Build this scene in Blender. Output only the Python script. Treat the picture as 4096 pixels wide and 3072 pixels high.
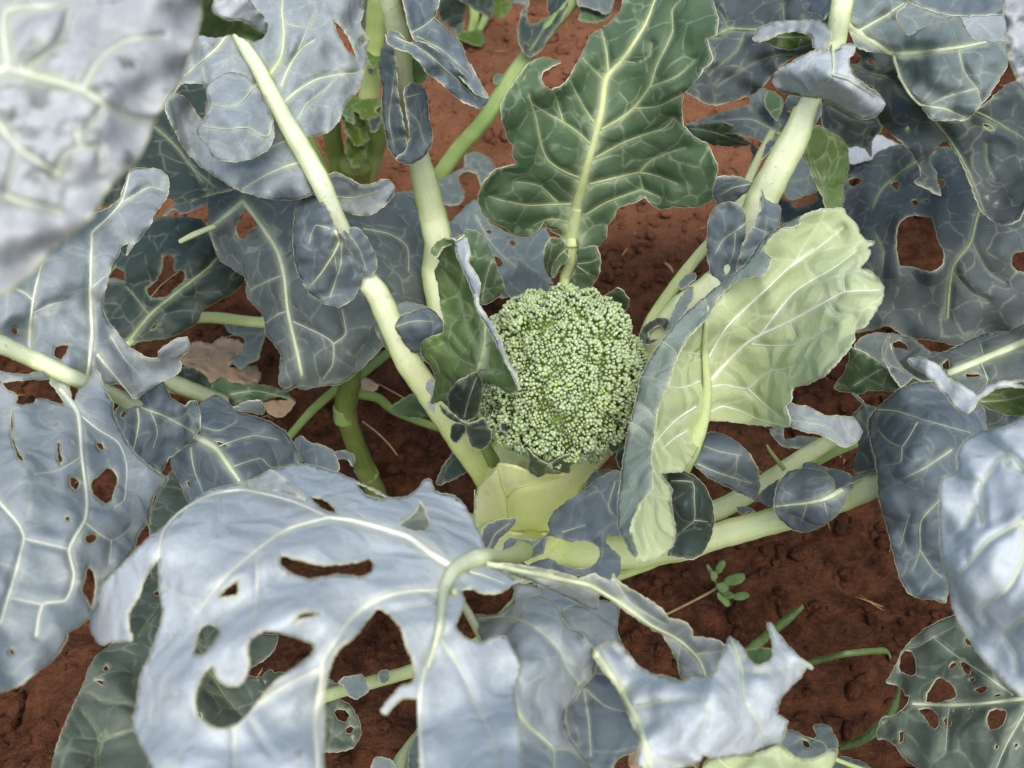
import bpy, bmesh, math, random
import numpy as np
from mathutils import Vector, geometry, noise

for o in list(bpy.data.objects):
    bpy.data.objects.remove(o, do_unlink=True)
random.seed(4)
RNG = np.random.default_rng(4)
scene = bpy.context.scene
COL = scene.collection

# ------------------------------------------------------------------ camera
CAM_H, PITCH, HFOV = 0.872, math.radians(50), math.radians(60)
TANH = math.tan(HFOV / 2)
cam_d = bpy.data.cameras.new('camera')
cam = bpy.data.objects.new('camera', cam_d)
COL.objects.link(cam)
cam.location = (0, 0, CAM_H)
cam.rotation_euler = (math.radians(90) - PITCH, 0, 0)
cam_d.sensor_fit = 'HORIZONTAL'
cam_d.angle = HFOV
cam_d.clip_start, cam_d.clip_end = 0.01, 200
cam_d.dof.use_dof = True
cam_d.dof.focus_distance = 0.70
cam_d.dof.aperture_fstop = 9.0
scene.camera = cam

# ------------------------------------------------------------------ sky and sun (bright overcast)
SUN_EL, SUN_AZ = math.radians(64), math.radians(165)     # soft light from high up, over the photographer's right shoulder
world = bpy.data.worlds.new('World')
scene.world = world
world.use_nodes = True
wn = world.node_tree
sky = wn.nodes.new('ShaderNodeTexSky')
sky.sky_type = 'NISHITA'
sky.sun_disc = False
sky.sun_elevation = SUN_EL
sky.sun_rotation = SUN_AZ
sky.dust_density = 4.0
sky.air_density = 1.0
bg = wn.nodes['Background']
bg.inputs['Strength'].default_value = 0.15
wn.links.new(sky.outputs[0], bg.inputs['Color'])
sun_d = bpy.data.lights.new('sun', 'SUN')
sun_d.energy = 1.3
sun_d.angle = math.radians(60)
sun_d.color = (1.0, 0.96, 0.9)
sun = bpy.data.objects.new('sun', sun_d)
COL.objects.link(sun)
sdir = Vector((math.sin(SUN_AZ) * math.cos(SUN_EL), math.cos(SUN_AZ) * math.cos(SUN_EL), math.sin(SUN_EL)))
sun.rotation_euler = sdir.to_track_quat('Z', 'Y').to_euler()
sun.location = (0, 0, 5)

scene.view_settings.view_transform = 'Standard'
scene.view_settings.look = 'None'
scene.view_settings.exposure = 0.62
scene.view_settings.gamma = 1.0
scene.render.engine = 'CYCLES'
scene.cycles.use_denoising = True
scene.cycles.max_bounces = 5
scene.cycles.diffuse_bounces = 3
scene.cycles.glossy_bounces = 2
scene.cycles.transmission_bounces = 3
scene.cycles.caustics_reflective = False
scene.cycles.caustics_refractive = False
scene.render.resolution_x, scene.render.resolution_y = 1024, 768

# ------------------------------------------------------------------ from photo measurements to places
# Measurements were taken on nine enlarged views of the photograph ("@n" = view n, 1.44 units per photo pixel).
# Each point also gets a height above the soil, which fixes its distance.
TILE = {1: (0, 0), 2: (1280, 0), 3: (2560, 0), 4: (0, 960), 5: (1280, 960), 6: (2560, 960),
        7: (0, 1920), 8: (1280, 1920), 9: (2560, 1920)}
HS = 1.25                                   # scale of the estimated heights
FWD = np.array([0, math.cos(PITCH), -math.sin(PITCH)])
UPV = np.array([0, math.sin(PITCH), math.cos(PITCH)])
FPX = 2048 / TANH                           # focal length in photo pixels


def parse(s, n=2):
    """'@2 x,y x,y @3 x,y' -> array of view units in one common frame (1.44 per photo pixel)."""
    out, t = [], (0, 0)
    for tok in s.split():
        if tok[0] == '@':
            t = TILE[int(tok[1:])]
            continue
        v = [float(q) for q in tok.split(',')]
        out.append([v[0] + t[0] * 1.44, v[1] + t[1] * 1.44] + v[2:])
    return np.array(out)


def place(uv, h):
    """view units + height (m) -> points in space."""
    uv = np.atleast_2d(uv)
    x = (uv[:, 0] / 1.44 - 2048) / FPX
    y = (1536 - uv[:, 1] / 1.44) / FPX
    d = FWD[None] + np.outer(x, [1, 0, 0]) + np.outer(y, UPV)
    t = (h - CAM_H) / d[:, 2]
    return np.array([0, 0, CAM_H])[None] + d * t[:, None]


def width_m(uv, h, w):
    """size in metres of w view units at that place."""
    p = place(uv, h) - np.array([0, 0, CAM_H])
    return (w / 1.44) * (p @ FWD) / FPX


def smooth_line(p, step, closed=False, tension=0.42):
    p = np.asarray(p, float)
    n = len(p)
    out = []
    rng = range(n) if closed else range(n - 1)
    for i in rng:
        if closed:
            a, b, c, d = p[i - 1], p[i], p[(i + 1) % n], p[(i + 2) % n]
        else:
            a, b, c, d = p[max(i - 1, 0)], p[i], p[i + 1], p[min(i + 2, n - 1)]
        L = np.linalg.norm((c - b)[:2])
        if L < 1e-6:
            continue
        la, lc = max(np.linalg.norm((b - a)[:2]), 1e-6), max(np.linalg.norm((d - c)[:2]), 1e-6)
        m0 = (c - a) * tension * min(1, 2 * L / (L + la))
        m1 = (d - b) * tension * min(1, 2 * L / (L + lc))
        k = max(1, int(round(L / step)))
        t = (np.arange(k) / k)[:, None]
        out.append((2 * t**3 - 3 * t**2 + 1) * b + (t**3 - 2 * t**2 + t) * m0 + (-2 * t**3 + 3 * t**2) * c + (t**3 - t**2) * m1)
    if not closed:
        out.append(p[-1:])
    return np.vstack(out)


def inside(pts, polys):
    """even-odd test against several closed polygons."""
    r = np.zeros(len(pts), bool)
    x, y = pts[:, 0][:, None], pts[:, 1][:, None]
    for q in polys:
        a, b = q, np.roll(q, -1, 0)
        for s in range(0, len(pts), 4000):
            xs, ys = x[s:s + 4000], y[s:s + 4000]
            cond = (a[None, :, 1] > ys) != (b[None, :, 1] > ys)
            dy = b[:, 1] - a[:, 1]
            dy = np.where(np.abs(dy) < 1e-9, 1e-9, dy)
            xi = a[None, :, 0] + (ys - a[None, :, 1]) * ((b[:, 0] - a[:, 0]) / dy)[None]
            r[s:s + 4000] ^= ((cond & (xs < xi)).sum(1) % 2).astype(bool)
    return r


def seg_dist(pts, line, vals=None):
    """distance of every point to a polyline (and the interpolated value there)."""
    a, b = line[:-1, :2], line[1:, :2]
    d = b - a
    L2 = np.maximum((d * d).sum(1), 1e-9)
    best = np.full(len(pts), 1e9)
    bv = np.zeros(len(pts))
    for s in range(0, len(pts), 4000):
        q = pts[s:s + 4000]
        t = np.clip(((q[:, None] - a[None]) * d[None]).sum(2) / L2[None], 0, 1)
        dist = np.linalg.norm(q[:, None] - a[None] - t[..., None] * d[None], axis=2)
        k = dist.argmin(1)
        i = np.arange(len(q))
        best[s:s + 4000] = dist[i, k]
        if vals is not None:
            bv[s:s + 4000] = vals[:-1][k] + (vals[1:] - vals[:-1])[k] * t[i, k]
    return best, bv


def sines(uv, scale, seed, n=9):
    """smooth random undulation, about -1..1."""
    r = np.random.default_rng(seed)
    z = np.zeros(len(uv))
    for k in range(n):
        f = (0.6 + 1.3 * r.random()) * 2 * math.pi / scale
        a = r.random() * 2 * math.pi
        z += np.sin(f * (uv[:, 0] * math.cos(a) + uv[:, 1] * math.sin(a)) + r.random() * 6.28)
    return z / math.sqrt(n) / 1.2


class Heights:
    """smooth height surface through a few estimated points (constant + slope + soft bumps)."""
    def __init__(self, s, size, flat=1.0):
        c = parse(s, 3)
        self.c, self.z = c[:, :2], c[:, 2] * HS
        self.m = self.z.mean()
        self.z = self.m + (self.z - self.m) * flat
        self.L = size
        K = self.k(self.c, self.c) + np.eye(len(c)) * 1e-5
        self.a = np.linalg.solve(K, self.z - self.m)

    def k(self, p, q):
        d2 = ((p[:, None] - q[None]) ** 2).sum(2) / (0.55 * self.L) ** 2
        o = self.c.mean(0)
        lin = ((p - o) @ (q - o).T) / self.L ** 2
        return 0.01 + 0.03 * lin + 0.01 * np.exp(-0.5 * d2)

    def __call__(self, uv):
        uv = np.atleast_2d(uv)[:, :2]
        return self.m + self.k(uv, self.c) @ self.a


# ------------------------------------------------------------------ object helpers
class Root:
    pass


def tag(o, label=None, cat=None, group=None, kind=None):
    if label: o['label'] = label
    if cat: o['category'] = cat
    if group: o['group'] = group
    if kind: o['kind'] = kind
    return o


def root(name, loc, label, cat, group=None):
    o = bpy.data.objects.new(name, None)
    COL.objects.link(o)
    o.location = tuple(loc)
    o.empty_display_size = 0.05
    r = Root()
    r.o, r.loc = o, np.array(loc, float)
    tag(o, label, cat, group)
    return r


def make_obj(name, verts, faces, mats, parent, rt, mat_idx=None, smooth=True, attrs=None, loc=None):
    me = bpy.data.meshes.new(name)
    v = np.asarray(verts, float)
    org = rt.loc if rt is not None else (np.array(loc, float) if loc is not None else np.zeros(3))
    v = v - org[None]
    f = [np.asarray(x, np.int64) for x in (faces if isinstance(faces, list) else [faces]) if len(x)]
    nl = sum(x.size for x in f)
    nf = sum(len(x) for x in f)
    me.vertices.add(len(v))
    me.vertices.foreach_set('co', v.ravel())
    me.loops.add(nl)
    me.loops.foreach_set('vertex_index', np.concatenate([x.ravel() for x in f]).astype(np.int32))
    me.polygons.add(nf)
    tot = np.concatenate([np.full(len(x), x.shape[1]) for x in f])
    st = np.concatenate([[0], np.cumsum(tot)[:-1]])
    me.polygons.foreach_set('loop_start', st.astype(np.int32))
    me.polygons.foreach_set('loop_total', tot.astype(np.int32))
    if mat_idx is not None:
        me.polygons.foreach_set('material_index', np.asarray(mat_idx, np.int32))
    me.polygons.foreach_set('use_smooth', np.full(nf, smooth))
    for k, a in (attrs or {}).items():
        a = np.asarray(a, float)
        if a.ndim == 1:
            at = me.attributes.new(k, 'FLOAT', 'POINT')
            at.data.foreach_set('value', a)
        else:
            at = me.attributes.new(k, 'FLOAT_COLOR', 'POINT')
            at.data.foreach_set('color', np.c_[a, np.ones(len(a))].ravel())
    me.update(calc_edges=True)
    me.validate()
    for m in (mats if isinstance(mats, (list, tuple)) else [mats]):
        me.materials.append(m)
    o = bpy.data.objects.new(name, me)
    COL.objects.link(o)
    if parent is not None:
        o.parent = parent
    elif loc is not None:
        o.location = tuple(loc)
    return o


def tube_mesh(P, R, N=None, seg=10, flat=1.0, groove=0.0, cap=True):
    """tapered tube along points P with radii R; N = normals for the flat side."""
    P = np.asarray(P, float)
    n = len(P)
    T = np.gradient(P, axis=0)
    T /= np.linalg.norm(T, axis=1)[:, None] + 1e-12
    if N is None:
        ref = np.array([0, -0.5, 0.85])
        N = np.tile(ref, (n, 1))
    N = N - (N * T).sum(1)[:, None] * T
    N /= np.linalg.norm(N, axis=1)[:, None] + 1e-12
    B = np.cross(T, N)
    th = np.arange(seg) / seg * 2 * math.pi
    rad = 1 - groove * np.exp(-((np.angle(np.exp(1j * (th - math.pi / 2)))) / 0.45) ** 2)
    if seg >= 18:
        rad = rad * (1 + 0.022 * np.cos(th * 9))
    c, s = np.cos(th) * rad, np.sin(th) * rad * flat
    V = P[:, None] + R[:, None, None] * (c[None, :, None] * B[:, None] + s[None, :, None] * N[:, None])
    V = V.reshape(-1, 3)
    i = np.arange(n - 1)[:, None] * seg
    j = np.arange(seg)[None]
    q = np.stack([i + j, i + (j + 1) % seg, i + seg + (j + 1) % seg, i + seg + j], 2).reshape(-1, 4)
    tris = np.zeros((0, 3), int)
    if cap:
        V = np.vstack([V, P[0] - T[0] * R[0] * 0.3, P[-1] + T[-1] * R[-1] * 0.6])
        a, b = n * seg, n * seg + 1
        jj = np.arange(seg)
        tris = np.vstack([np.c_[np.full(seg, a), (jj + 1) % seg, jj],
                          np.c_[np.full(seg, b), (n - 1) * seg + jj, (n - 1) * seg + (jj + 1) % seg]])
    return V, q, tris


def join(parts):
    V, Q, T, o = [], [], [], 0
    for v, q, t in parts:
        V.append(v); Q.append(q + o); T.append(t + o)
        o += len(v)
    return np.vstack(V), [np.vstack(Q), np.vstack(T)]


# ------------------------------------------------------------------ materials
def nn(nt, t, **kw):
    n = nt.nodes.new('ShaderNode' + t)
    for k, v in kw.items():
        setattr(n, k, v)
    return n


def mixc(nt, f, a, b, blend='MIX'):
    m = nn(nt, 'Mix', data_type='RGBA', blend_type=blend, clamp_factor=True)
    for sock, v in ((m.inputs[0], f), (m.inputs[6], a), (m.inputs[7], b)):
        if hasattr(v, 'is_output') or isinstance(v, bpy.types.NodeSocket):
            nt.links.new(v, sock)
        elif isinstance(v, (int, float)):
            sock.default_value = v
        else:
            sock.default_value = (*v, 1)
    return m.outputs[2]


def math_(nt, op, a, b=None, clamp=False):
    m = nn(nt, 'Math', operation=op, use_clamp=clamp)
    for i, v in enumerate((a, b)):
        if v is None: continue
        if isinstance(v, bpy.types.NodeSocket): nt.links.new(v, m.inputs[i])
        else: m.inputs[i].default_value = v
    return m.outputs[0]


def ramp(nt, v, lo, hi, a=0.0, b=1.0):
    m = nn(nt, 'MapRange')
    m.interpolation_type = 'SMOOTHSTEP'
    nt.links.new(v, m.inputs[0])
    for i, q in enumerate((lo, hi, a, b)):
        m.inputs[i + 1].default_value = q
    return m.outputs[0]


def tex(nt, kind, co, scale, **kw):
    t = nn(nt, 'Tex' + kind)
    nt.links.new(co, t.inputs['Vector'])
    t.inputs['Scale'].default_value = scale
    for k, v in kw.items():
        if k in ('feature', 'noise_dimensions', 'distance'): setattr(t, k, v)
        else: t.inputs[k].default_value = v
    return t


def new_mat(name):
    m = bpy.data.materials.new(name)
    m.use_nodes = True
    nt = m.node_tree
    b = nt.nodes['Principled BSDF']
    return m, nt, b, nt.nodes['Material Output']


VEIN_COL = (0.66, 0.74, 0.50)


def leaf_mat(name, green, wax, amt, scuff=0.3, sl=0.0, fine=0.35, vein=0.75, trans=0.18, tcol=(0.30, 0.45, 0.08), rough=0.64, veincol=VEIN_COL, bump=0.35):
    m, nt, b, out = new_mat(name)
    L = nt.links.new
    co = nn(nt, 'TexCoord').outputs['Object']
    warp = tex(nt, 'Noise', co, 40, Detail=1.0)
    add = nn(nt, 'VectorMath', operation='MULTIPLY_ADD')
    L(warp.outputs['Color'], add.inputs[0]); add.inputs[1].default_value = (0.012,) * 3; L(co, add.inputs[2])
    wco = add.outputs[0]
    n1 = tex(nt, 'Noise', co, 16, Detail=3.0, Roughness=0.6).outputs['Fac']
    n2 = tex(nt, 'Noise', co, 75, Detail=4.0, Roughness=0.65).outputs['Fac']
    n3 = tex(nt, 'Noise', co, 420, Detail=2.0, Roughness=0.7).outputs['Fac']
    f = math_(nt, 'ADD', math_(nt, 'MULTIPLY', math_(nt, 'SUBTRACT', n1, 0.5), 0.55), amt)
    f = math_(nt, 'ADD', f, math_(nt, 'ADD', math_(nt, 'MULTIPLY', math_(nt, 'SUBTRACT', n3, 0.5), 0.55), math_(nt, 'MULTIPLY', math_(nt, 'SUBTRACT', n2, 0.5), 0.75)), clamp=True)
    col = mixc(nt, f, green, wax)
    # rubbed-off bloom: darker green marks with ragged shapes
    sc = math_(nt, 'MULTIPLY', ramp(nt, n2, 0.57 - sl, 0.70 - sl), ramp(nt, n1, 0.44 - sl, 0.62 - sl))
    col = mixc(nt, math_(nt, 'MULTIPLY', sc, scuff), col, tuple(g * 0.8 for g in green))
    # soil splashes and dust
    dirt = math_(nt, 'MULTIPLY', ramp(nt, n3, 0.62, 0.74), ramp(nt, n2, 0.50, 0.64))
    col = mixc(nt, math_(nt, 'MULTIPLY', dirt, 0.5), col, (0.17, 0.12, 0.075))
    # tiny brown specks
    sp = tex(nt, 'Voronoi', co, 160, feature='F1').outputs['Distance']
    spk = math_(nt, 'MULTIPLY', ramp(nt, sp, 0.045, 0.075, 1, 0), ramp(nt, n2, 0.5, 0.56))
    col = mixc(nt, math_(nt, 'MULTIPLY', spk, 0.55), col, (0.16, 0.13, 0.07))
    # fine vein net
    v1 = tex(nt, 'Voronoi', wco, 34, feature='DISTANCE_TO_EDGE').outputs['Distance']
    l1 = ramp(nt, v1, 0.008, 0.05, 1, 0)
    net = math_(nt, 'MULTIPLY', l1, fine * 0.6)
    net = math_(nt, 'MULTIPLY', net, ramp(nt, n2, 0.36, 0.60, 0.05, 1.0))
    col = mixc(nt, net, col, veincol)
    at = nn(nt, 'Attribute', attribute_name='vein').outputs['Fac']
    col = mixc(nt, math_(nt, 'MULTIPLY', at, vein), col, veincol)
    ed = nn(nt, 'Attribute', attribute_name='edge').outputs['Fac']
    col = mixc(nt, math_(nt, 'MULTIPLY', ed, 0.28), col, (0.62, 0.66, 0.46))
    L(col, b.inputs['Base Color'])
    b.inputs['Roughness'].default_value = rough
    b.inputs['Specular IOR Level'].default_value = 0.22
    # relief: quilted between veins, rough bloom
    hgt = math_(nt, 'MULTIPLY', ramp(nt, v1, 0.0, 0.35), 1.5)
    hgt = math_(nt, 'ADD', hgt, math_(nt, 'MULTIPLY', n2, 0.7))
    hgt = math_(nt, 'ADD', hgt, math_(nt, 'MULTIPLY', n3, 0.22))
    bp = nn(nt, 'Bump')
    bp.inputs['Strength'].default_value = bump
    bp.inputs['Distance'].default_value = 0.0022
    L(hgt, bp.inputs['Height'])
    L(bp.outputs[0], b.inputs['Normal'])
    tr = nn(nt, 'BsdfTranslucent')
    L(mixc(nt, 0.75, col, tcol), tr.inputs['Color'])
    mx = nn(nt, 'MixShader')
    mx.inputs[0].default_value = trans
    L(b.outputs[0], mx.inputs[1]); L(tr.outputs[0], mx.inputs[2])
    L(mx.outputs[0], out.inputs['Surface'])
    return m


def stalk_mat(name, c1, c2, streak=0.5, rough=0.42, sss=0.25, nscale=60):
    m, nt, b, out = new_mat(name)
    L = nt.links.new
    co = nn(nt, 'TexCoord').outputs['Object']
    n1 = tex(nt, 'Noise', co, 14, Detail=3.0).outputs['Fac']
    n2 = tex(nt, 'Noise', co, nscale * 4, Detail=4.0).outputs['Fac']
    st = nn(nt, 'Attribute', attribute_name='around').outputs['Fac']
    cmb = nn(nt, 'CombineXYZ')
    L(math_(nt, 'MULTIPLY', st, 14.0), cmb.inputs[0]); L(math_(nt, 'MULTIPLY', n1, 2.0), cmb.inputs[1])
    n3 = tex(nt, 'Noise', cmb.outputs[0], 2.2, Detail=3.0).outputs['Fac']
    col = mixc(nt, ramp(nt, n1, 0.35, 0.65), c1, c2)
    col = mixc(nt, math_(nt, 'MULTIPLY', ramp(nt, n3, 0.5, 0.75), streak), col, tuple(min(1, q * 1.35 + 0.03) for q in c2))
    up = nn(nt, 'Attribute', attribute_name='pale').outputs['Fac']
    col = mixc(nt, up, col, (0.83, 0.86, 0.69))
    sp = tex(nt, 'Voronoi', co, 120, feature='F1').outputs['Distance']
    col = mixc(nt, math_(nt, 'MULTIPLY', ramp(nt, sp, 0.06, 0.10, 0.6, 0), ramp(nt, n1, 0.45, 0.55)), col, (0.25, 0.22, 0.10))
    yg = nn(nt, 'Attribute', attribute_name='young').outputs['Fac']
    col = mixc(nt, yg, col, (0.60, 0.68, 0.22))
    col = mixc(nt, math_(nt, 'MULTIPLY', ramp(nt, n2, 0.55, 0.75), 0.25), col, tuple(q * 0.6 for q in c1))
    L(col, b.inputs['Base Color'])
    b.inputs['Roughness'].default_value = rough
    b.inputs['Specular IOR Level'].default_value = 0.4
    b.inputs['Subsurface Weight'].default_value = 0.0
    b.inputs['Subsurface Radius'].default_value = (0.6, 1.0, 0.25)
    b.inputs['Subsurface Scale'].default_value = 0.006
    bp = nn(nt, 'Bump'); bp.inputs['Strength'].default_value = 0.55; bp.inputs['Distance'].default_value = 0.0015
    L(math_(nt, 'ADD', n3, math_(nt, 'MULTIPLY', n2, 0.4)), bp.inputs['Height']); L(bp.outputs[0], b.inputs['Normal'])
    return m


def plain_mat(name, c1, c2, scale=60, rough=0.6, trans=0.0, tcol=None, bump=0.3):
    m, nt, b, out = new_mat(name)
    L = nt.links.new
    co = nn(nt, 'TexCoord').outputs['Object']
    n1 = tex(nt, 'Noise', co, scale, Detail=6.0, Roughness=0.6).outputs['Fac']
    col = mixc(nt, ramp(nt, n1, 0.3, 0.7), c1, c2)
    L(col, b.inputs['Base Color'])
    b.inputs['Roughness'].default_value = rough
    b.inputs['Specular IOR Level'].default_value = 0.3
    bp = nn(nt, 'Bump'); bp.inputs['Strength'].default_value = bump; bp.inputs['Distance'].default_value = 0.001
    L(n1, bp.inputs['Height']); L(bp.outputs[0], b.inputs['Normal'])
    if trans:
        tr = nn(nt, 'BsdfTranslucent')
        tr.inputs['Color'].default_value = (*(tcol or c2), 1)
        mx = nn(nt, 'MixShader'); mx.inputs[0].default_value = trans
        L(b.outputs[0], mx.inputs[1]); L(tr.outputs[0], mx.inputs[2]); L(mx.outputs[0], out.inputs['Surface'])
    return m


M = {
    'wax3': leaf_mat('leaf_heavy_bloom', (0.19, 0.235, 0.21), (0.565, 0.63, 0.665), 0.86, scuff=0.40, fine=0.42, veincol=(0.72, 0.77, 0.63)),
    'near': leaf_mat('leaf_rubbed_bloom', (0.10, 0.125, 0.10), (0.54, 0.57, 0.58), 0.86, sl=0.07, scuff=0.9, fine=0.3, bump=0.2),
    'wax2': leaf_mat('leaf_bloom', (0.12, 0.16, 0.135), (0.345, 0.395, 0.42), 0.80, scuff=0.30, fine=0.35),
    'wax1': leaf_mat('leaf_thin_bloom', (0.085, 0.125, 0.10), (0.24, 0.295, 0.30), 0.66, scuff=0.3, fine=0.35),
    'blue': leaf_mat('leaf_blue_bloom', (0.07, 0.098, 0.105), (0.165, 0.208, 0.235), 0.74, scuff=0.25, fine=0.28, vein=0.6),
    'green': leaf_mat('leaf_green', (0.062, 0.118, 0.050), (0.128, 0.190, 0.115), 0.45, scuff=0.15, fine=0.35, rough=0.42),
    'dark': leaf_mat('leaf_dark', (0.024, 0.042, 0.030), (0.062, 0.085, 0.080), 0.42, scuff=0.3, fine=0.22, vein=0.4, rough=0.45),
    'wax_green': leaf_mat('leaf_green_bloom', (0.12, 0.165, 0.115), (0.33, 0.40, 0.355), 0.74, scuff=0.25, fine=0.35),
    'sage': leaf_mat('leaf_sage', (0.075, 0.105, 0.072), (0.175, 0.215, 0.175), 0.52, scuff=0.45, fine=0.36, vein=0.6, rough=0.5),
    'slate': leaf_mat('leaf_slate', (0.042, 0.058, 0.055), (0.125, 0.155, 0.16), 0.55, scuff=0.5, fine=0.28, vein=0.4, bump=0.12),
    'grey': leaf_mat('leaf_grey', (0.058, 0.082, 0.070), (0.178, 0.215, 0.212), 0.58, scuff=0.7, fine=0.32, vein=0.55),
    'under': leaf_mat('leaf_underside', (0.10, 0.175, 0.042), (0.185, 0.265, 0.11), 0.40, scuff=0.1, fine=0.45, trans=0.26, tcol=(0.35, 0.5, 0.08)),
    'pale': leaf_mat('leaf_pale_underside', (0.45, 0.57, 0.26), (0.62, 0.70, 0.46), 0.45, scuff=0.06, fine=0.85, trans=0.30, tcol=(0.5, 0.62, 0.18), veincol=(0.80, 0.84, 0.60), bump=0.55),
    'yellow': leaf_mat('leaf_yellow_green', (0.065, 0.12, 0.015), (0.13, 0.20, 0.04), 0.4, scuff=0.2, fine=0.3, trans=0.25),
    'dry': leaf_mat('leaf_dry', (0.30, 0.19, 0.10), (0.46, 0.33, 0.21), 0.5, scuff=0.5, fine=0.3, trans=0.1, tcol=(0.4, 0.25, 0.1), veincol=(0.5, 0.37, 0.22), bump=0.8, rough=0.8),
    'rim': plain_mat('leaf_rim', (0.46, 0.45, 0.28), (0.70, 0.73, 0.56), 90, 0.6, 0.2, (0.6, 0.7, 0.2)),
    'rim_green': plain_mat('leaf_rim_green', (0.20, 0.28, 0.12), (0.36, 0.44, 0.24), 200, 0.5, 0.2),
    'rim_dry': plain_mat('leaf_rim_dry', (0.35, 0.24, 0.13), (0.5, 0.38, 0.24), 200, 0.8),
    'vein_white': plain_mat('vein_white', (0.70, 0.74, 0.62), (0.80, 0.82, 0.72), 120, 0.5, 0.1, (0.6, 0.7, 0.4), 0.1),
    'vein': plain_mat('vein', (0.60, 0.70, 0.42), (0.72, 0.78, 0.55), 120, 0.45, 0.15, (0.6, 0.7, 0.25), 0.1),
    'vein_soft': plain_mat('vein_soft', (0.45, 0.53, 0.38), (0.55, 0.62, 0.46), 120, 0.5, 0.15, (0.5, 0.6, 0.25), 0.1),
    'vein_white_soft': plain_mat('vein_white_soft', (0.62, 0.66, 0.56), (0.72, 0.75, 0.66), 120, 0.5, 0.1, (0.6, 0.7, 0.4), 0.1),
    'vein_yellow': plain_mat('vein_yellow', (0.56, 0.66, 0.26), (0.66, 0.73, 0.38), 120, 0.5, 0.15, (0.5, 0.6, 0.15), 0.1),
    'vein_yellow_soft': plain_mat('vein_yellow_soft', (0.40, 0.50, 0.19), (0.50, 0.58, 0.28), 120, 0.5, 0.15, (0.5, 0.6, 0.15), 0.1),
    'vein_dim_soft': plain_mat('vein_dim_soft', (0.17, 0.25, 0.11), (0.27, 0.34, 0.19), 120, 0.5, 0.15, (0.4, 0.5, 0.15), 0.1),
    'sheath_rim_soft': plain_mat('sheath_groove', (0.50, 0.60, 0.14), (0.56, 0.64, 0.22), 100, 0.5),
    'rim_dry_soft': plain_mat('vein_dry', (0.35, 0.24, 0.13), (0.5, 0.38, 0.24), 200, 0.8),
    'vein_dim': plain_mat('vein_dim', (0.24, 0.34, 0.14), (0.36, 0.45, 0.24), 120, 0.45, 0.15, (0.4, 0.5, 0.15), 0.1),
    'stalk': stalk_mat('stalk_pale', (0.38, 0.50, 0.15), (0.55, 0.65, 0.29)),
    'stalk_green': stalk_mat('stalk_green', (0.17, 0.27, 0.07), (0.27, 0.37, 0.12)),
    'stem': stalk_mat('stem_yellow', (0.60, 0.68, 0.20), (0.74, 0.79, 0.42), sss=0.5, nscale=20),
    'sheath': stalk_mat('sheath', (0.62, 0.70, 0.22), (0.76, 0.81, 0.44), nscale=20),
    'sheath_rim': plain_mat('sheath_rim', (0.40, 0.50, 0.10), (0.50, 0.58, 0.18), 100, 0.5),
    'stem_dark': stalk_mat('stem_dark', (0.10, 0.14, 0.03), (0.20, 0.25, 0.07)),
}


# ------------------------------------------------------------------ leaves
SEED = [100]
TRI = [0]
SURF = {}


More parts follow.
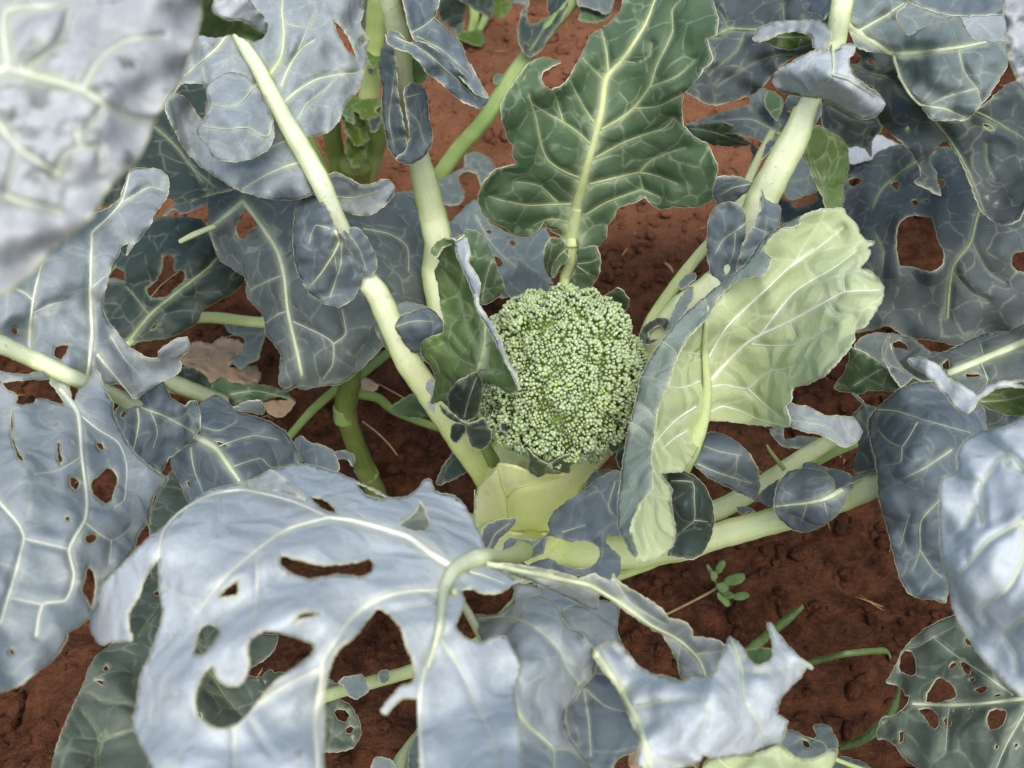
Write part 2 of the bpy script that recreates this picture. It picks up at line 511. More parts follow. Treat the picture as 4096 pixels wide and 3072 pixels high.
def blade(rt, parent, name, outline, H, holes=(), veins=(), mat='wax2', under='under', rim='rim', step=17, wave=0.0025,
          crink=2.2, veinmat='vein', thick=0.0007, ruffle=0.004, label=None, lip=0.00036, halo=1.0, flat=1.0):
    """a leaf blade: traced outline with eaten holes, bent over a height surface, two faces and a pale lip."""
    SEED[0] += 1
    sd = SEED[0]
    o = parse(outline)
    lo, hi = o.min(0), o.max(0)
    size = float(np.linalg.norm(hi - lo)) * 0.6
    step = min(step, max(7, size / 14))
    hs = Heights(H, size, flat) if isinstance(H, str) else H
    kz = min(1.0, size / 750)
    wave, ruffle = wave * kz ** 1.3, ruffle * kz ** 1.3
    polys = []
    r = np.random.default_rng(sd)
    for k, ol in enumerate([o] + [parse(q) for q in holes]):
        p = smooth_line(ol, min(9, step * 0.7), True)
        t = np.roll(p, -1, 0) - np.roll(p, 1, 0)
        t /= np.linalg.norm(t, axis=1)[:, None] + 1e-9
        nrm = np.c_[-t[:, 1], t[:, 0]]
        amp = crink if k == 0 else max(1.6, crink * 0.9)
        s = np.cumsum(np.linalg.norm(np.diff(p, axis=0, append=p[:1]), axis=1))
        wv = sum(np.sin(s * 2 * math.pi / q + r.random() * 6.28) * a for q, a in ((95, .8), (47, .7), (23, .6), (13, .35)))
        polys.append(p + nrm * (amp * wv)[:, None])
    # inner points: a jittered triangular grid plus two rows along every edge
    gx = np.arange(lo[0] - step, hi[0] + step, step)
    gy = np.arange(lo[1] - step, hi[1] + step, step * 0.866)
    X, Y = np.meshgrid(gx, gy)
    X[1::2] += step / 2
    g = np.c_[X.ravel(), Y.ravel()] + r.normal(0, step * 0.12, (X.size, 2))
    g = g[inside(g, polys)]
    dmin = np.full(len(g), 1e9)
    for p in polys:
        dmin = np.minimum(dmin, seg_dist(g, np.vstack([p, p[:1]]))[0])
    g = g[dmin > step * 0.55]
    if not len(g):
        g = o.mean(0)[None]
    pts = np.vstack(polys + [g])
    edges, b = [], 0
    for p in polys:
        i = np.arange(len(p))
        edges += [(int(b + a), int(b + c)) for a, c in zip(i, np.roll(i, -1))]
        b += len(p)
    res = geometry.delaunay_2d_cdt([Vector(q) for q in pts], edges, [], 0, 1e-3, False)
    uv = np.array([tuple(q) for q in res[0]])
    tri = np.array([f for f in res[2] if len(f) == 3])
    cen = uv[tri].mean(1)
    tri = tri[inside(cen, polys)]
    used, inv = np.unique(tri, return_inverse=True)
    uv, tri = uv[used], inv.reshape(-1, 3)
    # surface
    vl = []
    for v in veins:
        toks = v.split()
        w0, w1 = 12.0, 4.0
        nm = None
        for tk in toks:
            if tk[0] in 'wm':
                nm = tk[0]
                w0, w1 = [float(q) for q in tk[1:].split('-')]
                v = ' '.join(q for q in toks if q != tk)
        line = parse(v)
        line = smooth_line(line, 12)
        L = np.r_[0, np.cumsum(np.linalg.norm(np.diff(line, axis=0), axis=1))]
        w = w0 + (w1 - w0) * (L / L[-1]) ** 0.8
        vl.append((line, w, nm == 'm'))
    ed = np.full(len(uv), 1e9)
    for p in polys:
        ed = np.minimum(ed, seg_dist(uv, np.vstack([p, p[:1]]))[0])
    va = np.zeros(len(uv)); quilt = np.full(len(uv), 1e9)
    for line, w, _ in vl:
        d, ww = seg_dist(uv, line, w)
        va = np.maximum(va, np.exp(-(d / (ww * 0.75 * halo + 5)) ** 2) * np.clip(0.22 + ww / 36, 0, 1))
        quilt = np.minimum(quilt, d)

    def surf(q, e=None, vd=None):
        h = hs(q)
        h = h + wave * sines(q, size * 0.55, sd) + wave * 0.18 * sines(q, size * 0.22, sd + 7)
        if e is None:
            e = np.full(len(q), 1e9)
            for p in polys:
                e = np.minimum(e, seg_dist(q, np.vstack([p, p[:1]]))[0])
        return h + ruffle * np.exp(-(e / (size * 0.10 + 12)) ** 2) * sines(q, size * 0.30 + 40, sd + 3)

    h = surf(uv, ed)
    if len(vl):
        h += 0.0026 * kz * (1 - np.exp(-(np.minimum(quilt, 60) / 26) ** 2))
    P = place(uv, h)
    camdir = np.array([0, 0, CAM_H]) - P.mean(0)
    fn = np.cross(P[tri[:, 1]] - P[tri[:, 0]], P[tri[:, 2]] - P[tri[:, 0]])
    flip = (fn @ camdir) < 0
    tri[flip] = tri[flip][:, ::-1]
    fn[flip] *= -1
    N = np.zeros_like(P)
    for k in range(3):
        np.add.at(N, tri[:, k], fn)
    N /= np.linalg.norm(N, axis=1)[:, None] + 1e-12
    n = len(P)
    th = thick * np.ones(n)
    # rim
    e = np.vstack([tri[:, [0, 1]], tri[:, [1, 2]], tri[:, [2, 0]]])
    key = np.sort(e, 1)
    _, ix, cnt = np.unique(key[:, 0] * n + key[:, 1], return_index=True, return_counts=True)
    be = e[ix[cnt == 1]]
    out = np.zeros_like(P)
    tv = P[be[:, 1]] - P[be[:, 0]]
    ev = np.cross(tv, N[be[:, 0]])
    ev /= np.linalg.norm(ev, axis=1)[:, None] + 1e-12
    for k in range(2):
        np.add.at(out, be[:, k], ev)
    out /= np.linalg.norm(out, axis=1)[:, None] + 1e-12
    bv = np.unique(be)
    mp = np.full(n, -1); mp[bv] = np.arange(len(bv))
    topb = bv.copy()
    lipT = P[bv] + N[bv] * lip * 0.8 + out[bv] * lip * 0.3
    lipM = P[bv] - N[bv] * thick / 2 + out[bv] * lip * 1.6
    lipB = P[bv] - N[bv] * (thick + lip * 0.8) + out[bv] * lip * 0.3
    V = np.vstack([P, P - N * th[:, None], lipT, lipM, lipB])
    nb = len(bv)
    a, c = be[:, 0], be[:, 1]
    ia, ic = mp[a], mp[c]
    o1, o2, o3 = 2 * n, 2 * n + nb, 2 * n + 2 * nb
    rimq = np.vstack([np.c_[a, o1 + ia, o1 + ic, c], np.c_[o1 + ia, o2 + ia, o2 + ic, o1 + ic],
                      np.c_[o2 + ia, o3 + ia, o3 + ic, o2 + ic], np.c_[o3 + ia, n + a, n + c, o3 + ic]])[:, ::-1]
    F = [np.vstack([tri, tri[:, ::-1] + n]), rimq]
    mi = np.r_[np.zeros(len(tri)), np.ones(len(tri)), np.full(len(rimq), 2)]
    eda = np.exp(-(ed / 5.0) ** 2) * 0.8
    attrs = {'vein': np.r_[va, va, np.zeros(3 * nb)], 'edge': np.r_[eda, eda, np.zeros(3 * nb)]}
    ob = make_obj(name, V, F, [M[mat], M[under], M[rim]], parent if parent is not None else rt.o, rt, mi, True, attrs)
    TRI[0] += len(tri) * 2 + len(rimq) * 2
    if label: ob['label'] = label
    # veins and midrib as raised ribs; they hang on the leaf that is the plant's part
    host = ob if (parent is None or parent is rt.o) else parent
    for line, w, mid in vl:
        q = line[:, :2]
        hh = surf(q)
        Pv = place(q, hh)
        e1 = place(q + [4, 0], surf(q + [4, 0])) - Pv
        e2 = place(q + [0, 4], surf(q + [0, 4])) - Pv
        Nv = np.cross(e1, e2)
        Nv *= np.sign((Nv * (np.array([0, 0, CAM_H]) - Pv)).sum(1))[:, None]
        Nv /= np.linalg.norm(Nv, axis=1)[:, None]
        R = width_m(q, hh, w) / 2
        Pv = Pv + Nv * (R * 0.12 + 0.0003)[:, None]
        tm = tube_mesh(Pv, R, Nv, 10 if mid else 6, 0.75 if mid else 0.6)
        if mid:
            v, f = join([tm])
            pal = np.full(len(v), 0.35)
            make_obj('midrib', v, f, M[veinmat], host, rt, attrs={'pale': pal})
        else:
            v, f = join([tm])
            make_obj('vein', v, f, M[veinmat if w[0] >= 18 else veinmat + '_soft'], host, rt)
        TRI[0] += len(tm[1]) * 2
    SURF[ob.name] = surf
    return ob


def stalk(rt, parent, name, pts, mat='stalk', seg=27, flat=0.85, groove=0.10, pale=0.0, step=16, label=None, young=0.0, to=None):
    """a leaf stalk or stem: points are view x,y,height,width."""
    p = parse(pts)
    ride = p[:, 2] == -1           # these points lie on the leaf's own surface
    p[:, 2] *= HS
    if ride.any():
        p[ride, 2] = SURF[parent.name](p[ride, :2]) + 0.005
    p = smooth_line(p, step)
    P = place(p[:, :2], p[:, 2])
    R = width_m(p[:, :2], p[:, 2], p[:, 3]) / 2
    if to is not None:              # last stretch bends down into the stem
        a, b_ = P[-1], np.array(to, float)
        tt = np.linspace(0, 1, 26)[1:, None]
        dv = (P[-1] - P[-3]); dv = dv / np.linalg.norm(dv) * np.linalg.norm(b_ - a) * 0.12
        c_ = a + dv
        P = np.vstack([P, (1 - tt) ** 2 * a + 2 * tt * (1 - tt) * c_ + tt ** 2 * b_])
        R = np.r_[R, np.linspace(R[-1], max(R[-1], 0.008), 25)]
    r = np.random.default_rng(len(pts))
    s = np.arange(len(R))
    R = R * (1 + 0.02 * np.sin(s * 0.35 + r.random() * 6) + 0.015 * np.sin(s * 0.9 + r.random() * 6))
    N = np.array([0, 0, CAM_H])[None] - P
    N = N / np.linalg.norm(N, axis=1)[:, None] + np.array([0, 0, 0.6])
    v, q, t = tube_mesh(P, R, N, seg, flat, groove)
    th = np.arange(seg) / seg * 2 * math.pi
    upf = np.clip(np.sin(th), 0, 1) ** 1.5 * pale
    aro = np.tile(np.cos(th), len(P))
    yg = np.repeat(np.clip(1 - np.arange(len(P)) / len(P) / 0.42, 0, 1), seg) * young
    attrs = {'pale': np.r_[np.tile(upf, len(P)), 0, 0], 'around': np.r_[aro, 0, 0], 'young': np.r_[yg, young, 0]}
    ob = make_obj(name, v, [q, t], M[mat], parent if parent is not None else rt.o, rt, attrs=attrs)
    TRI[0] += len(q) * 2
    if label: ob['label'] = label
    return ob


def stem_straight(rt, base, top, radii, mat, name='stem', seg=24, bend=0.0):
    n = 24
    t = np.linspace(0, 1, n)
    P = np.outer(1 - t, base) + np.outer(t, top)
    P[:, 0] += bend * np.sin(t * math.pi)
    R = np.interp(t, np.linspace(0, 1, len(radii)), radii)
    R *= 1 + 0.03 * np.sin(t * 37)
    v, q, tr = tube_mesh(P, R, np.tile([0.0, -1, 0], (n, 1)), seg, 1.0)
    th = np.arange(seg) / seg * 6.28
    return make_obj(name, v, [q, tr], M[mat], rt.o, rt, attrs={'around': np.r_[np.tile(np.cos(th), n), 0, 0], 'pale': np.zeros(len(v))})


def spot(s):
    """one 'view,height' point in space."""
    p = parse(s)
    return place(p[:, :2], p[:, 2] * HS)[0]



def front_of(xc, yc, r):
    """height surface of an upright round body seen from the front (for sheaths hugging the stem)."""
    def f(uv):
        uv = np.atleast_2d(uv)
        dx = (uv[:, 0] / 1.44 - 2048) / FPX
        dy = (1536 - uv[:, 1] / 1.44) / FPX
        d = FWD[None] + np.outer(dx, [1, 0, 0]) + np.outer(dy, UPV)
        y = np.full(len(uv), yc - r)
        for _ in range(6):
            t = y / d[:, 1]
            u = np.clip((d[:, 0] * t - xc) / r, -1.4, 1.4)
            y = yc - r * (1 - 0.55 * u * u)
        return CAM_H + d[:, 2] * y / d[:, 1]
    return f

# ------------------------------------------------------------------ soil
def soil_mat():
    m, nt, b, out = new_mat('red_brown_soil')
    L = nt.links.new
    co = nn(nt, 'TexCoord').outputs['Object']
    geo = nn(nt, 'NewGeometry').outputs['Position']
    n1 = tex(nt, 'Noise', geo, 5, Detail=5.0, Roughness=0.6).outputs['Fac']
    n2 = tex(nt, 'Noise', geo, 48, Detail=5.0, Roughness=0.68).outputs['Fac']
    n3 = tex(nt, 'Noise', geo, 300, Detail=3.0, Roughness=0.7).outputs['Fac']
    col = mixc(nt, ramp(nt, n2, 0.32, 0.68), (0.034, 0.014, 0.007), (0.105, 0.042, 0.020))
    # light painted into the soil colour: paler sunlit strip beyond the plants, shaded bed kept dark
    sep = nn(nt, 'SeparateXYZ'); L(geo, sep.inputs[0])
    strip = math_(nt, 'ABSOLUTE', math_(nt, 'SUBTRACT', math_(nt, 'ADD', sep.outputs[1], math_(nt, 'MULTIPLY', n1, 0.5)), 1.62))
    dry = math_(nt, 'MULTIPLY', ramp(nt, strip, 0.22, 0.50, 0.85, 0.0), ramp(nt, sep.outputs[0], 0.36, 0.50, 1.0, 0.0))  # mask of the painted light, faded out to the right where shade falls
    col = mixc(nt, dry, col, (0.27, 0.122, 0.062))  # painted sunlight on the strip, not drier soil
    col = mixc(nt, ramp(nt, n1, 0.5, 0.7, 0, 0.35), col, (0.15, 0.064, 0.032))
    col = mixc(nt, ramp(nt, n3, 0.52, 0.72, 0, 0.55), col, (0.035, 0.017, 0.011))
    col = mixc(nt, ramp(nt, n3, 0.28, 0.40, 0.25, 0), col, (0.24, 0.12, 0.07))
    L(col, b.inputs['Base Color'])
    b.inputs['Roughness'].default_value = 0.95
    b.inputs['Specular IOR Level'].default_value = 0.1
    v = tex(nt, 'Voronoi', geo, 130, feature='F1').outputs['Distance']
    h = math_(nt, 'ADD', math_(nt, 'MULTIPLY', n2, 3.0), math_(nt, 'MULTIPLY', n3, 1.2))
    h = math_(nt, 'SUBTRACT', h, math_(nt, 'MULTIPLY', v, 0.9))
    bp = nn(nt, 'Bump'); bp.inputs['Strength'].default_value = 0.9; bp.inputs['Distance'].default_value = 0.004
    L(h, bp.inputs['Height']); L(bp.outputs[0], b.inputs['Normal'])
    return m


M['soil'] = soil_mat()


def soil_z(x, y):
    v = Vector((x, y, 0.3))
    z = 0.016 * noise.noise(v * 3.1) + 0.010 * noise.noise(v * 8.3 + Vector((3, 1, 0)))
    r = noise.noise(v * 24)
    z += 0.0100 * (1 - 2 * abs(r)) * (0.4 + 0.9 * max(0, noise.noise(v * 2.3 + Vector((9, 4, 2))) + 0.4))
    z += 0.0045 * noise.noise(v * 60)
    # shallow cracks
    c = abs(noise.noise(v * 6.0 + Vector((2, 7, 5))))
    z -= 0.008 * max(0, 1 - c / 0.045)
    return z


def axis(lo, hi, fine, far):
    a = list(np.arange(lo, hi + 1e-6, fine))
    s = fine
    while a[-1] < far:
        s *= 1.35; a.append(a[-1] + s)
    s = fine
    while a[0] > -far:
        s *= 1.35; a.insert(0, a[0] - s)
    return np.array(a)


gx, gy = axis(-1.3, 1.3, 0.0085, 60), axis(0.0, 2.3, 0.0085, 60)
GX, GY = np.meshgrid(gx, gy)
gz = np.array([soil_z(a, b) if abs(a) < 3 and -1 < b < 4 else 0.0 for a, b in zip(GX.ravel(), GY.ravel())])
nx, ny = len(gx), len(gy)
ii = (np.arange(ny - 1)[:, None] * nx + np.arange(nx - 1)[None]).ravel()
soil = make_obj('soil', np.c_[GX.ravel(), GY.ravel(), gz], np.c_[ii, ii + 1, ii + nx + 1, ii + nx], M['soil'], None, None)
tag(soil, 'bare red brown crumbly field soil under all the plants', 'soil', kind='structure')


def clod_shape(seed, sub, rough):
    bm = bmesh.new()
    bmesh.ops.create_icosphere(bm, subdivisions=sub, radius=1)
    off = Vector((seed * 3.7, seed * 1.3, seed * 7.1))
    for v in bm.verts:
        c = v.co.copy()
        k = 1 + rough * noise.noise(c * 1.2 + off) + rough * 0.6 * noise.noise(c * 2.9 + off) + rough * 0.3 * noise.noise(c * 6 + off)
        v.co = c * k
        v.co.z *= 0.7
    me = bpy.data.meshes.new('soil_clod')
    bm.to_mesh(me); bm.free()
    me.polygons.foreach_set('use_smooth', [True] * len(me.polygons))
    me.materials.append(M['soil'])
    return me


# crumbs: too many to count, one object
crV, crF, off = [], [], 0
protos = []
for s in range(8):
    me = clod_shape(s + 20, 1, 0.75)
    protos.append((np.array([tuple(v.co) for v in me.vertices]), np.array([tuple(p.vertices) for p in me.polygons])))
    bpy.data.meshes.remove(me)
rr = np.random.default_rng(11)
for k in range(9000):
    x, y = rr.uniform(-1.2, 1.2), rr.uniform(0.1, 2.2)
    den = noise.noise(Vector((x * 2.6, y * 2.6, 4.0)))
    if den < rr.uniform(-0.55, 0.25):
        continue
    s = 0.0025 + 0.009 * rr.random() ** 3
    pv, pf = protos[k % 8]
    a = rr.random() * 6.28
    R = np.array([[math.cos(a), -math.sin(a), 0], [math.sin(a), math.cos(a), 0], [0, 0, 1]])
    crV.append(pv @ R.T * s * rr.uniform(0.8, 1.25, 3) + [x, y, soil_z(x, y) + s * 0.25])
    crF.append(pf + off)
    off += len(pv)
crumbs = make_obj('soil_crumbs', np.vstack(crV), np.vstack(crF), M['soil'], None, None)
tag(crumbs, 'fine loose soil crumbs scattered over the ground', 'soil crumbs', kind='stuff')

# larger clods, where the photograph shows them
shapes = [clod_shape(s + 1, 3, 0.6) for s in range(6)]
CLODS = """@2 1700,1530,60 1640,1460,45 1800,1600,55 1900,1420,50 2000,1620,40 1750,1430,35 2060,1500,42 1560,1630,30
 1400,300,60 1320,480,45 1230,60,40 1340,380,40 960,100,55 1080,200,50 900,230,45 1000,470,40 1160,90,42
 @3 300,1400,40 180,1500,45 60,1420,42 330,1560,50 120,1620,45 250,1250,35
 @5 1680,50,50 1760,120,55 1850,60,60 1950,150,52 1700,230,44 1880,250,46 1780,500,40 1850,480,48 340,900,60 520,1180,60 640,1230,50 300,1180,45 460,1350,50 620,1120,44 60,1060,48 30,920,40 500,840,45 640,1400,50
 @6 950,880,60 1050,850,50 900,1230,46 1000,1080,44 600,1080,40 1150,1260,50 1500,900,40
 @8 350,880,80 420,960,70 300,1000,60 380,1420,70 150,1620,70 440,1580,60 2100,560,50 1800,880,44
 @9 790,470,60 800,650,66 1390,260,60 1350,320,50 1080,480,40 700,530,44 1560,780,48 1500,820,44 1240,1200,40 960,1220,44 1280,1620,40 1050,830,40 1420,1000,36
 @7 300,1400,50 420,1080,46 520,1060,40 150,1500,44 220,1380,38 620,1000,30
 @4 1150,560,40 1250,520,44 1500,620,44 1560,680,36 1700,1100,44 1800,1040,44 1880,1010,50 1640,1060,40 960,1300,30"""
k = 0
for u, v, w in parse(CLODS):
    P = place(np.array([[u, v]]), 0.008)[0]
    s = float(width_m(np.array([[u, v]]), 0.008, w)) / 2
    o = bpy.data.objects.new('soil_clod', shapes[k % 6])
    COL.objects.link(o)
    o.location = (P[0], P[1], soil_z(P[0], P[1]) + s * 0.35)
    o.scale = (s * rr.uniform(.8, 1.2), s * rr.uniform(.8, 1.2), s * rr.uniform(.7, 1))
    o.rotation_euler = (0, 0, rr.random() * 6.28)
    tag(o, 'red brown lump of dry earth lying loose on the soil', 'soil clod', 'loose lumps of earth between the plants')
    k += 1

# ------------------------------------------------------------------ the broccoli plant in the middle
HEAD = spot('@5 1378,826,.256')
BASE = np.array([HEAD[0] - 0.004, HEAD[1], soil_z(HEAD[0], HEAD[1])])
A = root('broccoli_plant', BASE, 'broccoli plant bearing the large green flower head among spreading blue grey leaves', 'broccoli plant')
LF = None


def leaf_root(rt, name='leaf', **kw):
    return blade(rt, None, name, **kw)


# stem with its swollen crown
prof = [(0.0, 0.016), (0.03, 0.018), (0.06, 0.026), (0.09, 0.036), (0.13, 0.043), (0.17, 0.046), (0.205, 0.047), (0.235, 0.044), (0.262, 0.037), (0.285, 0.025)]
zz = np.linspace(0, 0.285, 60)
rad = np.interp(zz, [p[0] for p in prof], [p[1] for p in prof])
seg = 56
th = np.arange(seg) / seg * 2 * math.pi
V = []
for z, r_ in zip(zz, rad):
    rib = 1 + 0.05 * np.sin(th * 5 + z * 9) * np.clip((z - 0.05) / 0.1, 0, 1) + 0.03 * np.sin(th * 8 - z * 23 + 1)
    lean = -0.024 * np.clip((0.255 - z) / 0.09, 0, 1)
    V.append(np.c_[BASE[0] + lean + np.cos(th) * r_ * rib, BASE[1] + np.sin(th) * r_ * rib, np.full(seg, BASE[2] - 0.01 + z)])
V = np.vstack(V)
i = (np.arange(59)[:, None] * seg); j = np.arange(seg)[None]
q = np.stack([i + j, i + (j + 1) % seg, i + seg + (j + 1) % seg, i + seg + j], 2).reshape(-1, 4)
make_obj('stem', V, q, M['stem'], A.o, A, attrs={'around': np.tile(np.cos(th), 60), 'pale': np.zeros(len(V))})

# leaf bases that sheathe the stem
SX = BASE[0] - 0.022
for out_, r_, vs_ in (("@5 890,1490 912,1430 955,1380 1000,1340 1030,1290 1120,1300 1240,1340 1380,1350 1450,1300 1560,1230 1650,1160 1700,1200 1620,1300 1520,1420 1440,1560 @8 1420,200 1400,330 1200,350 1075,350 930,420 890,250 890,60", 0.056,
                     ["@5 w13-8 1030,1310 1045,1390 1075,1480 1085,1600", "@5 w12-6 1080,1480 1130,1430 1250,1400 1370,1370 1440,1330"]),
                    ("@8 900,300 1000,250 1100,300 1250,310 1420,300 1560,330 1560,480 1300,520 1050,500 920,440", 0.060, [])):
    blade(A, None, 'leaf_sheath', out_, front_of(SX, BASE[1], r_), mat='sheath', under='sheath', rim='sheath', veins=vs_, veinmat='sheath_rim', wave=0.0012, ruffle=0.001, crink=0.8, lip=0.0003)

# ---- flower head: a lumpy dome set with thousands of buds, grouped into florets
def head_mat(name, lo, hi, tip):
    m, nt, b, out = new_mat(name)
    L = nt.links.new
    co = nn(nt, 'TexCoord').outputs['Object']
    c = nn(nt, 'Attribute', attribute_name='budcol').outputs['Color']
    n = tex(nt, 'Noise', co, 1400, Detail=3.0).outputs['Fac']
    col = mixc(nt, ramp(nt, n, 0.35, 0.7, 0, 0.3), c, (0.52, 0.58, 0.47))
    L(col, b.inputs['Base Color'])
    b.inputs['Roughness'].default_value = 0.55
    b.inputs['Specular IOR Level'].default_value = 0.3
    return m


M['bud'] = head_mat('bud', None, None, None)
M['curd'] = plain_mat('curd', (0.10, 0.17, 0.02), (0.18, 0.27, 0.04), 250, 0.6)
RX, RY, RZ = 0.064, 0.069, 0.076
rr = np.random.default_rng(5)


def dome(d):
    """direction -> point on the head."""
    lump = 1 + 0.08 * np.array([noise.noise(Vector(q) * 2.6 + Vector((1, 5, 2))) for q in d]) \
             + 0.035 * np.array([noise.noise(Vector(q) * 6.0 + Vector((7, 5, 2))) for q in d])
    low = np.clip(-d[:, 2] * 1.3, 0, 1)
    p = d * np.array([RX, RY, RZ]) * lump[:, None]
    p[:, :2] *= (1 - 0.25 * low)[:, None]
    return HEAD + p


NF = 150
k = np.arange(NF * 2)
z = 1 - 2 * (k + 0.5) / (NF * 2)
ph = k * 2.399963
fd = np.c_[np.sqrt(1 - z * z) * np.cos(ph), np.sqrt(1 - z * z) * np.sin(ph), z]
fd += rr.normal(0, 0.035, fd.shape); fd /= np.linalg.norm(fd, axis=1)[:, None]
fd = fd[fd[:, 2] > -0.5]
NB = 11500
k = np.arange(NB)
z = 1 - 2 * (k + 0.5) / NB
ph = k * 2.399963
bd = np.c_[np.sqrt(1 - z * z) * np.cos(ph), np.sqrt(1 - z * z) * np.sin(ph), z]
bd += rr.normal(0, 0.006, bd.shape); bd /= np.linalg.norm(bd, axis=1)[:, None]
bd = bd[bd[:, 2] > -0.55]
dots = bd @ fd.T
own = dots.argmax(1)
ang = np.arccos(np.clip(dots.max(1), -1, 1))
bulge = 0.0060 * (1 - (ang / 0.125) ** 2)
base_p = dome(bd)
nrm = (base_p - HEAD) / np.array([RX, RY, RZ]) ** 2
nrm /= np.linalg.norm(nrm, axis=1)[:, None]
fine = np.array([noise.noise(Vector(q) * 17) for q in bd])
bp_ = base_p + nrm * (bulge + 0.0026 * fine + rr.normal(0, 0.0007, len(bd)))[:, None]
br = 0.00148 * (1 + 0.22 * rr.normal(0, 1, len(bd)).clip(-1.5, 1.8)) * np.where(ang > 0.1, 0.8, 1.0) * (1 + 0.18 * np.array([noise.noise(Vector(q) * 4 + Vector((3, 3, 3))) for q in bd]))
bm = bmesh.new()
bmesh.ops.create_icosphere(bm, subdivisions=1, radius=1)
iv = np.array([tuple(v.co) for v in bm.verts]); iff = np.array([[v.index for v in f.verts] for f in bm.faces])
bm.free()
# the core under the buds
bm = bmesh.new()
bmesh.ops.create_icosphere(bm, subdivisions=5, radius=1)
cv = np.array([tuple(v.co) for v in bm.verts]); cf = np.array([[v.index for v in f.verts] for f in bm.faces])
bm.free()
cp = dome(cv)
cn = (cp - HEAD) / np.linalg.norm(cp - HEAD, axis=1)[:, None]
head = make_obj('flower_head', cp - cn * 0.003, cf, M['curd'], A.o, A)
for f in range(len(fd)):
    ids = np.where(own == f)[0]
    if len(ids) < 3:
        continue
    Vs, Fs, Cs, o_ = [], [], [], 0
    lightf = rr.normal(0, 0.10)
    for b_ in ids:
        axis_ = nrm[b_]
        w = iv * br[b_]
        along = iv @ axis_
        w = w + np.outer(along * br[b_] * 0.35, axis_)
        Vs.append(w + bp_[b_])
        Fs.append(iff + o_); o_ += len(iv)
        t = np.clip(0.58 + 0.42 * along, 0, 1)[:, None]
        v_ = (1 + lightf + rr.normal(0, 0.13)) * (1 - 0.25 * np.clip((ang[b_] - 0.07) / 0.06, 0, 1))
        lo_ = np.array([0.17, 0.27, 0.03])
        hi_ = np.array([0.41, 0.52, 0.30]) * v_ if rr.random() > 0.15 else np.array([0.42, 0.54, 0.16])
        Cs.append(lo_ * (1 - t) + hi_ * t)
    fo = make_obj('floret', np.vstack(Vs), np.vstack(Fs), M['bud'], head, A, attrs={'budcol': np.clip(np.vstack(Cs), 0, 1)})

# ---- top centre leaf: smooth green, upright behind the head
lf = leaf_root(A, outline="""@2 1405,1400 1370,1330 1310,1310 1290,1280 1250,1330 1190,1365 1130,1355 1060,1310 985,1270 935,1230 912,1160 920,1100 960,1030
 1020,975 1120,950 1125,930 1110,890 1112,840 1080,800 1065,740 1050,690 1045,610 1080,530 1140,450 1190,380 1240,345 1300,330 1345,345 1385,360
 1340,380 1290,410 1272,450 1285,485 1310,505 1335,518 1390,495 1430,460 1450,420 1490,350 1520,290 1550,220 1580,185 1625,165 1680,120 1730,60 1750,0
 1790,-80 1900,-160 2050,-150 @3 400,-20 435,60 448,120 435,200 388,220 400,290 418,330 400,370 360,400 340,440 290,500 250,540 240,640 250,720 290,770
 350,815 385,825 410,880 440,940 445,990 430,1060 420,1140 390,1165 330,1190 260,1195 200,1190 120,1205 70,1180 35,1140 @2 1860,1142 1800,1170 1720,1195
 1690,1255 1655,1300 1645,1370 1600,1420 1545,1438 1500,1430 1480,1390""",
 H="@2 1440,1400,.245 1510,1060,.295 1620,640,.35 1930,0,.40 1045,610,.375 920,1150,.30 2200,300,.40 @3 430,1000,.32 100,1180,.285",
 veins=["@2 m70-8 1450,1420 1450,1300 1510,1060 1570,840 1620,640 1650,450 1740,350 1870,150 1930,0 1960,-80",
 "@2 w16-4 1530,1240 1640,1170 1800,1110 1860,1095 1960,1140", "@2 w17-4 1555,1060 1700,1025 1840,995 1930,1010 2060,1060", "@2 w10-3 1840,995 1900,930 2010,880 2110,850",
 "@2 w16-4 1585,910 1750,820 1900,765 1980,740 2040,680", "@2 w17-5 1620,745 1720,690 1810,620 1900,500 1940,380 2030,190 2030,60 2080,0",
 "@2 w10-4 1810,625 1950,612 2090,540", "@2 w10-4 1900,505 2060,440 2170,340", "@2 w14-4 1660,410 1650,300 1620,170", "@2 w10-4 1640,465 1570,400 1510,335",
 "@2 w12-4 1585,715 1520,620 1470,530 1440,460", "@2 w15-4 1555,830 1480,760 1400,705 1300,650 1225,600", "@2 w9-3 1400,700 1370,600 1340,515",
 "@2 w15-4 1495,1025 1390,980 1310,920 1270,820 1240,670 1200,540", "@2 w14-4 1450,1175 1300,1180 1190,1182 1050,1155 970,1130", "@2 w9-3 1370,1170 1280,1080 1200,1055 1130,1050",
 "@2 w9-4 1430,1280 1340,1262 1280,1275 1230,1300", "@2 w8-3 1410,1370 1320,1325", "@2 w8-3 1740,355 1830,360 1900,320 1910,250", "@2 w8-3 1860,1095 1840,1010"],
 mat='green', veinmat='vein_yellow', wave=0.003, ruffle=0.006, label='smooth dark green leaf standing upright behind the flower head')
stalk(A, lf, 'petiole', "@5 1400,700,.19,60 1400,350,.205,60 @2 1415,1600,.215,66 1450,1480,.235,78 1450,1370,.25,72 1480,1200,.275,62", mat='stalk', pale=0.3)
blade(A, lf, 'leaflet', "@2 1395,1385 1330,1370 1300,1420 1288,1480 1300,1560 1340,1600 1385,1560 1430,1500 1425,1440", "@2 1420,1430,.245 1290,1480,.25 1340,1600,.215", mat='green', veins=["@2 w8-3 1425,1430 1370,1480 1330,1560"])
blade(A, lf, 'leaflet', "@2 1480,1440 1500,1432 1590,1420 1612,1480 1610,1560 1570,1640 1500,1665 1440,1620 1480,1540", "@2 1470,1450,.245 1610,1480,.25 1500,1660,.215", mat='green', veins=["@2 w8-3 1480,1520 1560,1510 1600,1490", "@2 w8-3 1480,1530 1550,1580"])
